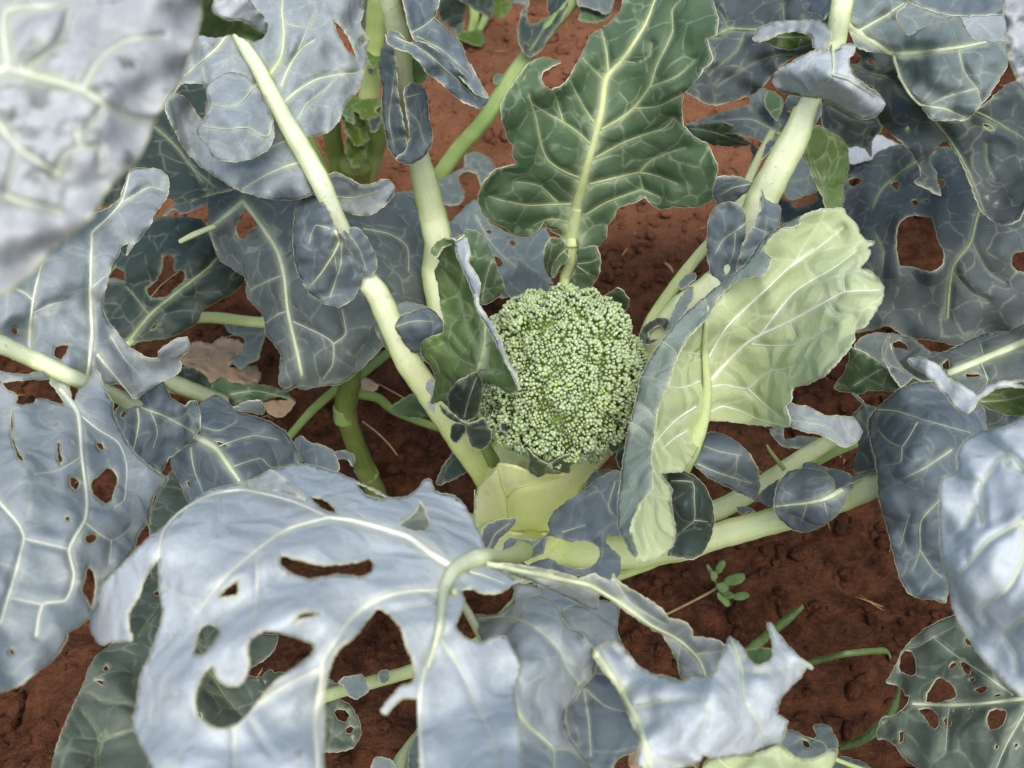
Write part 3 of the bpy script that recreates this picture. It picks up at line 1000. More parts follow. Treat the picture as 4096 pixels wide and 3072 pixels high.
blade(A, lf, 'leaflet', "@5 1370,50 1400,60 1430,100 1420,130 1380,150 1360,200 1340,215 1335,170 1350,110", "@5 1370,50,.245 1340,215,.225", mat='green')

# ---- leaf rising out of the top of the picture
lf = leaf_root(A, outline="@2 470,-160 690,-160 690,-60 682,30 660,100 690,130 760,195 815,255 840,330 880,400 930,490 965,560 900,540 700,330 560,240 530,200 505,120",
 H="@2 480,-60,.44 700,0,.42 680,140,.415 960,550,.385", mat='blue', veins=["@2 w12-4 530,190 600,150 660,100", "@2 w10-3 560,215 700,290 850,420"], label='grey blue leaf on a thick stalk leaving the top of the scene')
stalk(A, lf, 'petiole', "@5 1050,1420,.14,170 900,1150,.16,165 740,600,.20,160 660,200,.225,150 @2 680,1400,.25,160 650,1250,.265,165 590,1000,.30,142 540,820,.325,128 480,520,.365,118 455,200,.405,135 400,0,.43,128 370,-130,.445,120", young=1.0, pale=0.5)
blade(A, lf, 'lobe', "@2 380,205 405,180 440,185 480,215 500,250 570,240 640,270 720,340 780,390 830,440 900,500 950,540 972,575 960,600 920,620 880,610 800,570 740,520 690,470 620,420 570,350 510,300 440,280 395,250",
 "@2 420,220,.425 570,290,.425 700,400,.41 960,590,.375", mat='blue', veins=["@2 w12-4 430,215 560,270 700,380 900,570"], ruffle=0.006)
blade(A, lf, 'leaflet', "@2 385,240 350,300 342,400 358,500 358,640 375,760 400,860 450,925 500,860 490,760 470,660 450,560 440,400 425,300", "@2 380,260,.41 345,450,.375 440,400,.40 380,760,.35 470,900,.338", mat='blue', veins=["@2 w10-4 440,400 420,520 400,700 430,850"], under='blue')
blade(A, lf, 'leaflet', "@2 490,510 530,478 590,500 618,550 625,650 648,780 640,840 600,900 540,942 480,940 440,915 500,860 518,770 500,650 488,560", "@2 500,520,.385 615,560,.365 640,800,.345 500,930,.338 505,700,.37", mat='blue', veins=["@2 w8-3 500,640 560,700 600,820", "@2 w8-3 500,560 580,540"], under='blue')
blade(A, lf, 'leaflet', "@2 740,1280 790,1290 822,1330 820,1370 790,1400 750,1370", "@2 745,1300,.26 820,1350,.25", mat='blue')
blade(A, lf, 'leaflet', "@2 510,330 560,350 600,400 618,440 590,480 540,470 500,400", "@2 510,340,.38 600,450,.355", mat='under')

# ---- upper left leaf with the long pale midrib
lf = leaf_root(A, outline="""@1 1840,910 1845,1000 1800,1110 1700,1150 1560,1145 1380,1095 1250,1020 1150,950 1060,850 1010,750 965,660 958,590 1000,535 1080,330 1150,180 1250,-60
 1500,-130 1900,-100 2060,-20 2090,60 2075,140 2095,185 2125,225 2110,280 2112,360 2095,410 2060,520 1990,600 1940,710 1870,770 1790,785 1735,780 1720,730 1760,830""",
 H="@1 1370,200,.425 1600,650,.385 1760,900,.355 2100,400,.38 1900,760,.355 2080,0,.42 960,600,.375 1380,1090,.325 1700,1150,.33 1150,200,.42 1300,600,.375",
 holes=["@1 1045,482 1175,488 1190,600 1165,695 1110,620 1060,560 1010,540", "@1 1915,115 1980,170 2030,260 2050,330 2000,290 1960,230", "@1 2075,230 2095,205 2105,240 2085,260"],
 veins=["@1 w20-5 1500,460 1430,560 1320,620 1200,600", "@1 w28-8 1560,430 1620,330 1635,200 1625,60 1630,-20",
 "@1 w18-5 1640,590 1720,520 1850,450 2060,420", "@1 w18-5 1620,500 1660,400 1720,300 1810,230", "@1 w14-4 1720,690 1760,610 1870,520 1950,440", "@1 w20-5 1310,200 1250,280 1060,440",
 "@1 w18-5 1760,930 1650,960 1530,1010 1400,1090", "@1 w16-4 1660,810 1560,850 1440,920 1290,935", "@1 w10-4 1720,290 1790,120 1820,60", "@1 w9-3 1640,140 1780,160 1820,90", "@1 w9-3 1170,390 1190,490"],
 mat='wax2', flat=0.5, ruffle=0.007, wave=0.005, label='broad grey blue leaf with a thick white midrib and folded lobes')
blade(A, lf, 'lobe', "@1 1200,500 1200,600 1180,700 1130,740 1145,800 1200,850 1220,905 1340,930 1450,910 1540,860 1575,790 1570,690 1530,590 1470,500 1400,430 1300,420",
 "@1 1320,430,.398 1480,520,.394 1570,700,.390 1450,905,.386 1200,860,.386 1140,760,.388 1350,700,.400", mat='wax2', veins=["@1 w16-6 1565,700 1550,780 1500,780 1420,735 1310,745 1180,730", "@1 w14-5 1460,500 1400,580 1320,620 1210,605"])
stalk(A, lf, 'petiole', "@5 1020,1460,.13,150 960,1360,.15,160 800,1140,.185,150 620,870,.225,150 500,690,.25,150 330,310,.29,140 @1 2060,1560,.30,130 1960,1320,.335,110 1850,1060,.364,117 1770,910,-1,120 1700,790,-1,114 1640,690,-1,108 1560,540,-1,98 1480,380,-1,86 1390,240,-1,70 1300,60,-1,56 1240,-60,-1,44", young=1.0, pale=0.75)
blade(A, lf, 'leaflet', "@2 60,1000 35,1040 70,1110 110,1180 170,1225 270,1240 350,1200 420,1130 428,1080 400,1040 350,1040 290,1065 220,1060 150,1020 100,998", "@2 60,1060,.345 200,1130,.33 300,1060,.345 420,1080,.34 270,1240,.325", mat='wax2', veins=["@2 w12-4 80,1130 200,1140 330,1100"])
blade(A, lf, 'leaflet', "@1 1840,1130 1760,1140 1710,1180 1690,1290 1690,1430 1710,1560 1770,1659 @4 1740,250 1800,320 1880,370 1960,380 2030,340 2070,270 2090,210 2080,150 2040,100 2000,50 1980,0 @1 1960,1350 1930,1300 1880,1200",
 "@1 1900,1220,.355 1700,1250,.335 1940,1330,.345 1800,1450,.332 @4 1960,370,.295 2085,200,.305 1720,150,.315", mat='blue', wave=0.005, ruffle=0.006,
 veins=["@1 w22-6 1930,1330 1950,1400 1880,1530 1800,1640", "@1 w12-4 1920,1440 1940,1560", "@4 w14-5 1965,20 1960,150 1900,330", "@1 w12-4 1900,1320 1820,1300 1780,1400"])
blade(A, lf, 'leaflet', "@1 1980,1330 2060,1315 2110,1370 2160,1470 2170,1540 2130,1590 2080,1580 2040,1500 2000,1420", "@1 1990,1340,.335 2160,1500,.31 2100,1580,.305", mat='blue', veins=["@1 w9-3 2000,1340 2070,1440 2110,1560"])
blade(A, lf, 'leaflet', "@5 350,330 330,420 315,490 340,560 380,620 440,660 520,690 600,695 640,650 590,600 470,570 440,480 400,430", "@5 360,360,.282 330,500,.265 450,560,.262 600,690,.25", mat='blue', ruffle=0.006)
blade(A, lf, 'leaflet', "@5 425,480 520,420 620,390 680,430 715,490 715,540 660,570 600,600 585,650 520,640 470,570", "@5 440,490,.275 620,400,.28 710,520,.272 580,640,.258 560,500,.285", mat='blue', ruffle=0.007, veins=["@5 w12-4 440,500 540,470 660,470"])
blade(A, lf, 'leaflet', "@5 425,370 480,360 550,365 620,390 540,410 460,430 435,400", "@5 430,390,.28 610,390,.272", mat='wax1')

# ---- left leaf: two great blades on a pale midrib
lf = leaf_root(A, outline="""@4 770,910 740,870 700,830 620,830 500,800 200,700 -90,590 -90,280 @1 -90,1620 200,1500 300,1400 500,1260 530,1225 570,1225 640,1190 690,1150 720,1060
 740,1000 760,970 870,970 930,985 960,1010 972,1080 950,1150 890,1230 860,1300 800,1380 760,1420 730,1465 740,1400 700,1420 680,1470 @4 640,150 610,260 590,380 610,450 660,520 720,590 780,640 850,680
 905,685 920,640 1000,580 1075,562 1090,610 1085,640 1030,680 1045,720 1010,780 940,810 870,850 800,900""",
 H="@4 0,600,.362 400,790,.338 740,880,.305 560,500,.342 905,690,.315 1080,570,.33 600,300,.348 @1 870,975,.358 960,1080,.352 600,1225,.362 100,1600,.375 @4 100,300,.368",
 holes=["@4 62,515 85,500 108,515 100,540 75,540", "@4 305,640 330,610 395,600 385,650 350,690 310,670"],
 veins=["@4 w30-10 500,790 530,560 520,300 530,0 @1 530,1340 690,1180 750,1000", "@4 w26-8 170,630 180,430 200,300 240,150", "@4 w24-8 560,660 700,830 760,900", "@4 w12-4 200,360 150,310 70,270",
 "@4 w10-4 525,280 610,210", "@4 w8-4 190,420 300,370 400,350", "@4 w9-4 640,560 720,690 800,770", "@1 w10-4 700,1170 860,1080 950,1100"],
 mat='wax2', veinmat='vein_white', wave=0.006, ruffle=0.007, label='large grey leaf reaching left, riddled with slug holes, pale midrib across it')
blade(A, lf, 'lobe', """@4 400,800 280,795 250,760 150,775 0,760 -90,750 -90,800 0,800 30,860 95,890 90,940 130,950 200,940 210,915 270,920 320,940 370,945 340,880 290,820 300,806 390,830 410,930 430,920 460,860 520,800 545,745 570,770
 600,850 650,940 655,1010 690,1080 740,1180 800,1250 870,1310 940,1355 965,1370 950,1410 910,1440 880,1500 865,1560 860,1640 @7 850,250 800,310 770,400 700,490 620,560 590,640 560,740 520,790 470,830 390,880 380,930 300,1040 200,1110
 110,1180 0,1220 -90,1240 -90,-500 @4 -90,840 -60,1300 -60,820""".replace("@4 -90,840 -60,1300 -60,820", ""),
 "@4 400,810,.335 560,780,.325 0,800,.36 650,1000,.32 950,1370,.315 450,1200,.36 @7 100,300,.405 0,1200,.42 300,1040,.395 760,400,.35 500,600,.385",
 holes=["@4 317,1055 335,1050 330,1068", "@4 402,1165 415,1158 425,1168 412,1178", "@4 330,1165 350,1170 352,1220 368,1270 350,1297 330,1260 325,1210", "@4 558,1165 585,1165 608,1205 580,1212 560,1190",
 "@4 400,1370 430,1362 462,1385 455,1430 430,1445 405,1410", "@4 520,1400 560,1360 600,1320 640,1310 670,1340 683,1395 660,1450 650,1500 610,1518 570,1500 530,1455", "@4 365,1600 395,1582 408,1605 385,1625",
 "@7 485,330 510,310 560,310 560,345 520,372 492,355", "@7 510,495 550,540 555,640 530,745 500,690 468,640 485,570", "@7 48,985 68,962 90,985 70,1015", "@4 62,965 78,1050 70,1120 120,1230 140,1270 110,1275 72,1180 58,1100"],
 veins=["@4 w30-14 350,860 450,1000 470,1250 500,1500 @7 490,230 400,400 425,550 380,690 250,720 210,900", "@4 w16-6 450,1000 560,1090 680,1170 730,1300 715,1500 660,1540", "@4 w20-8 -30,1480 110,1640 @7 140,340 70,600 0,830",
 "@7 w12-8 140,340 270,370 400,400", "@7 w12-5 490,250 640,350 750,280", "@7 w9-4 250,720 60,680", "@7 w9-4 640,350 630,480", "@4 w9-4 470,1250 330,1330 200,1350"], mat='wax2', veinmat='vein_white', flat=0.7, wave=0.005)
blade(A, lf, 'leaflet', "@4 780,940 830,870 900,820 945,812 955,850 990,910 1060,955 1100,930 1135,935 1150,1000 1150,1080 1100,1150 1050,1200 970,1260 940,1320 930,1345 880,1310 800,1250 740,1170 690,1080 660,1000 700,950",
 "@4 780,950,.285 1130,950,.275 1100,1150,.255 930,1340,.255 700,1050,.285 900,1000,.28", holes=["@4 692,1005 712,980 728,988 718,1020 700,1030"], veins=["@4 w18-5 790,970 800,1050 770,1200", "@4 w16-5 810,965 960,1020 1120,1110", "@4 w9-3 870,990 905,1100 880,1200"], mat='blue', wave=0.005)
blade(A, lf, 'leaflet', "@4 1150,1120 1150,1000 1140,970 1180,920 1250,890 1310,930 1360,980 1440,1010 1540,1040 1640,1100 1690,1170 1730,1250 1750,1320 1760,1500 1600,1600 1200,1640 1090,1520 1040,1400 1000,1330 985,1260 1060,1200",
 "@4 1130,1140,.245 1250,890,.215 1700,1200,.205 1240,1200,.25 1380,1390,.245 1040,1400,.225 1700,1500,.20", holes=["@4 1238,1160 1290,1165 1305,1190 1270,1188", "@4 1075,1395 1095,1390 1095,1425 1080,1420"],
 veins=["@4 m45-20 1120,1130 1240,1200 1310,1290 1380,1390", "@4 w16-4 1170,1080 1260,1100 1360,1050", "@4 w14-4 1100,1200 1120,1320 1180,1480", "@4 w14-4 1260,1190 1450,1130 1600,1150", "@4 w10-4 1330,1310 1500,1260 1560,1310 1680,1300"], mat='blue', wave=0.005)
blade(A, lf, 'leaflet', "@4 1345,970 1430,930 1500,930 1525,980 1510,1005 1430,990", "@4 1350,970,.235 1500,930,.245 1520,1000,.225", mat='wax2')
blade(A, lf, 'leaflet', "@4 1690,1170 1730,1130 1790,1170 1850,1180 1920,1220 1945,1280 1950,1330 1800,1330 1740,1260", "@4 1700,1170,.165 1940,1300,.165 1850,1190,.175", mat='blue')
blade(A, lf, 'leaflet', "@4 1920,1225 1990,1215 2040,1240 2040,1280 2030,1305 2000,1260 1940,1260", "@4 1930,1230,.17 2035,1290,.155", mat='blue')
stalk(A, lf, 'petiole', "@4 -120,550,-1,112 0,600,-1,104 200,690,-1,100 400,785,-1,96 560,850,-1,94 740,930,.290,90 900,1040,.262,80 1130,1150,.236,62 1300,1290,.222,60 @8 -200,200,.20,90 300,250,.16,110 900,250,.12,120", pale=0.6)

# ---- upper right leaf
lf = leaf_root(A, outline="""@3 1200,140 1230,0 1250,-100 1500,-100 1545,0 1480,75 1475,120 1510,170 1550,210 1610,170 1660,150 1750,130 1780,100 1840,95 1870,150 1910,215 1960,240 2110,240 2125,310
 2120,360 2090,420 2000,560 1920,650 1870,690 1800,690 1690,690 1640,640 1610,590 1540,510 1490,440 1470,350 1440,310 1300,290 1245,260""",
 H="@3 1220,130,.41 1500,-50,.42 1460,310,.385 2110,300,.375 1850,690,.345 1640,640,.34 1800,300,.39", mat='wax1', flat=0.6, wave=0.004,
 veins=["@3 w48-14 1190,140 1330,240 1460,310 1800,280 1990,245", "@3 w24-8 1460,310 1500,460 1610,600 1760,630 1870,680", "@3 w20-6 1260,180 1400,100 1520,20", "@3 w10-4 1830,285 1870,420 1940,510", "@3 w10-4 1940,510 1760,560 1680,600", "@3 w9-3 1940,510 1960,590"],
 label='ragged grey green leaf hanging from a stout stalk at the upper right')
stalk(A, lf, 'petiole', "@5 1330,1400,.13,170 1500,1250,.15,170 1750,900,.195,150 @6 60,620,.23,150 230,400,.255,150 @3 480,1590,.275,160 620,1350,.295,165 700,1150,.315,180 790,980,.335,175 900,770,.355,160 960,600,.37,130 1120,250,.40,120 1155,60,.42,120 1190,-120,.43,120", young=1.0, pale=0.55)
blade(A, lf, 'lobe', "@3 400,0 380,-60 1120,-60 1100,40 1060,200 1000,290 900,320 850,350 790,400 760,430 720,480 650,540 520,585 420,605 360,585 300,550 258,515 300,470 380,390 420,330 390,230 440,180",
 "@3 1100,0,.40 700,0,.36 400,0,.34 300,520,.315 420,600,.305 700,500,.325 950,310,.375 600,200,.345", mat='slate', flat=0.7, wave=0.003, ruffle=0.004,
 veins=["@3 w22-12 440,210 510,170 700,175 900,150 1060,160", "@3 w12-5 500,165 470,90 410,20", "@3 w12-5 840,150 830,110 820,0", "@3 w12-4 600,190 560,290 480,360 400,430", "@3 w12-4 960,320 800,320 650,370 440,500"], veinmat='vein_dim')
blade(A, lf, 'lobe', """@3 1215,375 1190,320 1235,262 1300,262 1440,285 1510,300 1560,460 1640,600 1700,690 1870,690 2000,590 2130,480 2300,450 2300,1150 2212,1210 2180,1270 2110,1293 2050,1280 1980,1230 1940,1160 1900,1050 1850,930 1800,850
 1760,810 1720,830 1680,890 1680,950 1705,990 1715,1060 1735,1125 1640,1080 1580,1045 1620,1010 1590,920 1530,840 1440,760 1370,680 1410,600 1340,500 1250,450""",
 "@3 1230,380,.365 1500,470,.355 1700,700,.34 2200,500,.33 2200,1000,.29 1800,860,.30 2100,1290,.29 1730,1120,.28 1400,660,.325", mat='slate', flat=0.7, wave=0.004, ruffle=0.005,
 holes=["@3 1205,325 1240,300 1278,330 1260,365 1215,368", "@3 1305,355 1330,335 1352,355 1330,378", "@3 1530,740 1545,728 1558,745 1545,758", "@3 1975,715 2010,715 2045,745 2010,752 1980,735", "@3 1990,1135 2005,1130 2008,1150", "@3 2045,1170 2058,1170 2050,1185"],
 veins=["@3 w14-4 1220,380 1350,430 1440,455 1560,600", "@3 w20-6 1880,700 1920,640 2060,710 2212,800", "@3 w20-6 1700,700 1800,830 1900,1010 1980,1220", "@3 w10-4 1990,830 2000,950 2040,1030"], veinmat='vein_dim')
blade(A, lf, 'lobe', """@3 1130,290 1170,255 1240,260 1235,300 1205,330 1205,370 1230,440 1280,480 1340,520 1390,560 1410,600 1390,640 1350,670 1290,690 1230,665 1150,620 1080,580 1020,565 950,558 860,545 800,520
 770,480 775,430 820,390 900,340 980,300 1030,285 1080,290""", "@3 1110,290,.405 1100,430,.41 780,460,.385 1000,560,.378 1400,600,.375 1290,690,.362", mat='wax3', wave=0.003,
 veins=["@3 w20-6 1110,255 1110,430 1060,490", "@3 w14-4 1110,430 1200,460 1350,560", "@3 w10-4 1010,290 970,350 945,420"])
blade(A, lf, 'lobe', "@3 655,210 680,165 760,130 870,118 1000,117 1070,120 1100,160 1095,220 1060,280 1000,270 990,220 950,190 870,180 800,195 740,225 690,240 655,230", "@3 660,215,.39 870,140,.40 1080,160,.41 1040,270,.402", mat='wax2')
blade(A, lf, 'lobe', "@3 720,235 800,190 900,175 985,210 995,240 940,265 850,285 770,265", "@3 730,235,.385 980,220,.39 850,280,.375", mat='under', veins=["@3 w8-3 760,215 870,215 980,215", "@3 w8-3 930,225 915,270"])
blade(A, lf, 'lobe', "@3 940,-40 1110,-40 1105,40 1060,110 1040,85 1000,75 960,60 935,30", "@3 1100,0,.42 940,20,.40", mat='blue')
blade(A, lf, 'leaflet', "@3 860,555 920,560 900,600 850,640 870,650 920,640 940,690 985,600 1000,560 1040,565 1042,640 1000,730 940,780 890,803 840,780 810,740 805,690 820,630", "@3 870,570,.375 1030,570,.372 890,800,.35 810,700,.355", mat='blue')
blade(A, lf, 'leaflet', "@3 420,1140 440,1030 520,1015 600,1030 635,1050 670,1045 610,1110 540,1160 455,1190 440,1160", "@3 660,1050,.322 440,1050,.325 450,1185,.30", mat='blue', veins=["@3 w8-3 640,1060 540,1080 460,1120"])
blade(A, lf, 'leaflet', "@3 400,1250 440,1190 510,1165 580,1190 605,1250 605,1330 600,1400 560,1520 540,1600 460,1650 420,1600 400,1540 385,1440 390,1330", "@3 600,1300,.312 400,1250,.305 390,1500,.285 470,1640,.275 560,1200,.318", mat='blue', wave=0.004,
 veins=["@3 w14-4 605,1290 540,1340 480,1380 430,1470", "@3 w9-3 550,1340 540,1450 500,1560"])
blade(A, lf, 'leaflet', "@3 700,1090 720,1140 760,1170 805,1180 808,1240 800,1300 740,1350 680,1440 600,1520 550,1600 590,1420 640,1330 690,1220 695,1140", "@3 700,1110,.338 800,1200,.325 620,1400,.316 560,1580,.298", mat='blue', veins=["@3 w10-3 650,1310 700,1330 740,1340"])
blade(A, lf, 'leaflet', "@3 940,850 950,760 1000,720 1080,750 1170,810 1200,870 1200,980 1175,1070 1165,1200 1080,1205 1050,1130 1000,1030 970,950", "@3 960,780,.335 1190,900,.30 1120,1200,.27", mat='under', veins=["@3 w8-3 990,920 1040,1060 1090,1160"], veinmat='vein_dim')
blade(A, lf, 'leaflet', "@3 715,880 725,830 745,810 785,820 760,850 730,890 700,920", "@3 720,870,.335 780,820,.34", mat='blue')
# second stalk beside it
stalk(A, lf, 'petiole', "@5 1450,1300,.12,90 1800,800,.17,80 @6 60,480,.205,75 250,200,.24,70 380,40,.262,62 @3 520,1280,.28,55 640,1000,.29,50 760,760,.295,45", mat='stalk', pale=0.2)

# ---- pale inner leaf cupped round the right of the head
lf = leaf_root(A, outline="""@3 700,1450 800,1330 910,1300 930,1250 1030,1210 1100,1205 1170,1203 1200,1250 1255,1300 1260,1340 1310,1385 1350,1390 1340,1410 1300,1425 1325,1440 1320,1480 1270,1540
 @6 1330,180 1400,265 1390,350 1340,430 1300,490 1235,525 1230,580 1190,640 1110,730 1060,780 960,830 880,850 870,920 840,950 860,1070 750,1070 600,1055 480,1040 380,1050
 350,1160 300,1260 240,1330 130,1340 150,1390 190,1440 175,1490 @9 200,290 190,370 100,440 20,475 @8 1830,470 1800,350 1790,280 1830,170 1900,30 @6 40,1300 80,1150 100,970 160,830 200,700 250,600 300,530 400,430 450,330 560,230 660,205""",
 H="@6 230,1280,.235 380,900,.265 380,500,.30 860,470,.335 1390,270,.375 860,1060,.30 @3 1170,1210,.385 @6 100,970,.30 300,540,.32 640,210,.35 @8 1840,450,.315 1900,60,.305 @6 180,1440,.30", mat='pale', under='wax2', veinmat='vein_white', flat=0.75, wave=0.004, ruffle=0.004,
 veins=["@6 w26-8 385,830 620,590 860,470 1080,350 1180,300 1380,290", "@6 w12-4 640,600 850,610 1000,560 1110,500", "@6 w22-6 390,680 500,500 730,280 880,140 1000,50",
 "@6 w18-5 680,560 890,300 1120,160 1250,60", "@6 w16-4 400,850 480,835 620,855 720,770 940,720", "@6 w12-4 620,855 700,930 830,1040", "@6 w16-5 390,1000 470,960 560,980 700,1040 850,1075", "@6 w16-6 350,810 250,850 160,850", "@6 w18-6 320,960 200,1040 80,1170", "@6 w18-6 270,1100 200,1140 130,1200",
 "@6 w9-3 1180,300 1170,200 1230,130", "@3 w12-4 860,1540 1010,1440 1170,1310", "@6 w10-3 350,660 240,640", "@6 w8-3 860,470 900,560", "@6 w8-3 1080,350 1130,420 1230,440"], label='pale yellow green leaf cupped round the right side of the flower head')
blade(A, lf, 'rolled_edge', """@3 710,1440 750,1490 745,1530 @6 735,170 700,215 660,210 560,235 450,335 400,435 300,535 250,605 200,705 160,835 100,975 78,1150 62,1250 70,1420 20,1500 @8 1830,170 1790,290 1830,440 1780,400 1760,350 1720,280 1715,140 1730,0
 @6 -123,1480 -103,1300 -73,1120 -33,960 -10,870 0,800 60,680 120,590 240,440 370,330 440,270 540,200 620,120 660,60 @3 690,1400 720,1360 780,1320 860,1280 930,1245 930,1255 910,1300 850,1320 790,1345""",
 "@6 700,200,.362 450,330,.338 200,700,.318 80,1100,.312 -80,1200,.29 0,800,.30 240,440,.318 540,200,.34 20,1000,.325 150,650,.335 @8 1725,150,.30 1800,250,.325 @3 800,1310,.37", mat='wax_green', under='pale', flat=0.7, wave=0.003, ruffle=0.004,
 veins=["@6 w10-3 370,340 390,420", "@6 w10-3 130,590 200,640 210,680", "@6 w10-3 0,790 80,800 160,840", "@6 w10-3 -60,1050 20,1100 80,1160", "@6 w9-3 20,960 60,1000 90,1050"])
blade(A, lf, 'lobe', "@6 840,940 920,955 980,965 1060,1010 1140,1015 1220,1020 1260,1060 1278,1110 1250,1160 1180,1193 1120,1160 1040,1120 940,1100 870,1070 840,1010", "@6 845,960,.305 870,1065,.302 1270,1100,.295 1000,1010,.31", mat='wax2', veins=["@6 w8-3 860,1040 1000,1060 1080,1080 1170,1170"])
blade(A, lf, 'leaflet', "@6 150,1340 200,1320 280,1340 350,1390 390,1450 420,1530 428,1620 @9 428,250 400,350 350,430 290,455 200,440 155,430 190,380 210,300 190,180 @6 180,1450", "@6 180,1360,.26 420,1550,.25 @9 300,440,.24 200,300,.25 320,150,.272", mat='dark', under='green', veins=["@6 w9-3 180,1390 300,1400 310,1500 @9 310,230 240,290", "@9 w7-3 310,230 390,240"])
blade(A, lf, 'leaflet', "@6 310,1280 330,1180 360,1130 420,1105 500,1130 580,1180 640,1250 680,1330 690,1420 660,1490 600,1470 500,1420 400,1370 330,1310", "@6 320,1270,.24 420,1110,.235 680,1380,.22 500,1420,.21 500,1250,.242", mat='blue', veins=["@6 w9-3 330,1290 450,1340 640,1400", "@6 w8-3 370,1190 460,1220 580,1240", "@6 w6-3 560,1240 550,1350"])
stalk(A, lf, 'petiole', "@5 1650,1659,.13,150 @6 140,1450,.20,130 245,1290,.243,118 330,1120,-1,92 372,1000,-1,66 388,850,-1,50 375,650,-1,36 380,480,-1,22 395,380,-1,10", pale=0.2, young=0.15)

# ---- eaten leaf wrapped in front of the stem
lf = leaf_root(A, outline="""@8 1530,50 @5 1600,1375 1725,1330 1720,1480 1730,1600 @8 1745,320 1660,320 1650,365 1725,440 1730,510 1700,575 1600,565 1440,545 1300,515 1170,500 1060,470 1050,420 1070,350 1120,335 1240,350 1320,300 1315,240 1350,180 1440,110""",
 H="@8 1600,50,.235 1740,300,.225 1400,150,.22 1710,520,.215 1200,500,.20 1080,400,.20 1640,350,.225", holes=["@8 1320,320 1450,355 1530,350 1605,385 1610,440 1580,490 1500,515 1400,495 1330,455 1270,460 1200,490 1170,470 1290,420 1300,370"],
 mat='blue', veins=["@8 w9-3 1070,470 1180,420 1300,320", "@8 w9-3 1400,300 1530,260", "@8 w9-3 1700,10 1660,150 1690,200"], label='half eaten grey leaf in front of the pale stem')
blade(A, lf, 'leaflet', "@8 930,320 960,260 1040,230 1125,228 1100,280 1040,330 990,400 960,405", "@8 960,400,.19 1120,230,.20 940,300,.205", mat='blue', veins=["@8 w8-3 970,390 1010,310 1090,250"])
blade(A, lf, 'leaflet', "@5 1530,1430 1540,1380 1580,1340 1640,1322 1700,1330 1640,1370 1580,1420 1540,1450", "@5 1540,1430,.2 1690,1330,.2", mat='blue')

# ---- inner leaf on the left of the head
lf = leaf_root(A, outline="""@5 640,60 690,10 770,0 790,60 830,130 860,200 890,300 910,380 950,460 1000,530 1040,600 1070,680 1110,740 1138,800 1138,860 1090,885 1050,860 1000,835 930,820 905,770 840,790 780,830 745,900 740,960
 700,930 650,940 620,980 650,900 665,800 640,730 590,670 580,620 610,570 700,540 715,480 700,410 690,350 680,260 660,180 690,120 640,80""",
 H="@5 905,770,.335 950,480,.355 700,30,.375 1130,850,.375 600,640,.315 660,940,.265 700,300,.335 1050,620,.37", mat='under', under='wax1', wave=0.003, ruffle=0.004,
 veins=["@5 m22-40 955,470 950,600 925,720 905,770", "@5 w14-5 900,740 800,680 700,590", "@5 w14-4 915,650 850,500 790,300 700,170", "@5 w9-3 870,440 790,450 710,430", "@5 w8-3 960,610 1000,580 1040,600", "@5 w8-3 925,750 980,745 1060,770", "@5 w8-3 800,330 830,220 800,120", "@5 w8-3 840,640 760,540 720,520", "@5 w9-3 760,880 700,900 660,935", "@5 w8-3 690,100 760,140 790,170"], veinmat='vein_dim',
 label='small green leaf with a curled grey edge against the left of the flower head')
blade(A, lf, 'rolled_edge', "@5 775,0 830,-20 850,20 860,80 850,130 900,200 920,270 910,350 950,430 1000,500 1050,610 1075,690 1120,760 1142,860 1105,765 1065,695 995,560 945,470 905,400 875,290 825,170 785,80", "@5 800,0,.385 900,250,.385 960,450,.375 1060,640,.382 1135,850,.385", mat='wax3', under='wax2', veins=[])
blade(A, lf, 'lobe', "@5 640,60 690,0 780,-12 830,-30 780,10 700,50 680,90 660,100", "@5 650,70,.38 820,-25,.39", mat='under')
blade(A, lf, 'lobe', "@5 830,-10 840,-55 900,-52 940,-10 990,70 1020,170 1060,260 1060,280 1020,335 930,370 900,250 860,100", "@5 850,0,.335 950,200,.31 1050,280,.29 930,360,.285", mat='green', veins=["@5 w8-3 930,350 960,200 990,120"])
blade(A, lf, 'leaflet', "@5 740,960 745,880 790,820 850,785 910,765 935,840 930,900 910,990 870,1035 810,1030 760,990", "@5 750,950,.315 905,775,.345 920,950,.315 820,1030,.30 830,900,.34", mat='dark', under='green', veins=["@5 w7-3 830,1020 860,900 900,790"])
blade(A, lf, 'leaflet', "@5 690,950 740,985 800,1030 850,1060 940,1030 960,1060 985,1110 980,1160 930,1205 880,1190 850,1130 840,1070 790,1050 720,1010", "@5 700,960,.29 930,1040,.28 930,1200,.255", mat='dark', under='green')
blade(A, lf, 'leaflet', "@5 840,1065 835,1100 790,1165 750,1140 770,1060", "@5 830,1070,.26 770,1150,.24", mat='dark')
blade(A, lf, 'leaflet', "@5 610,850 640,800 672,840 668,900 650,995 620,960 640,900", "@5 640,810,.27 640,980,.255", mat='wax2')
stalk(A, lf, 'petiole', "@5 915,740,.338,40 880,900,.30,50 900,1080,.25,60 1000,1280,.2,80", mat='stalk_green')

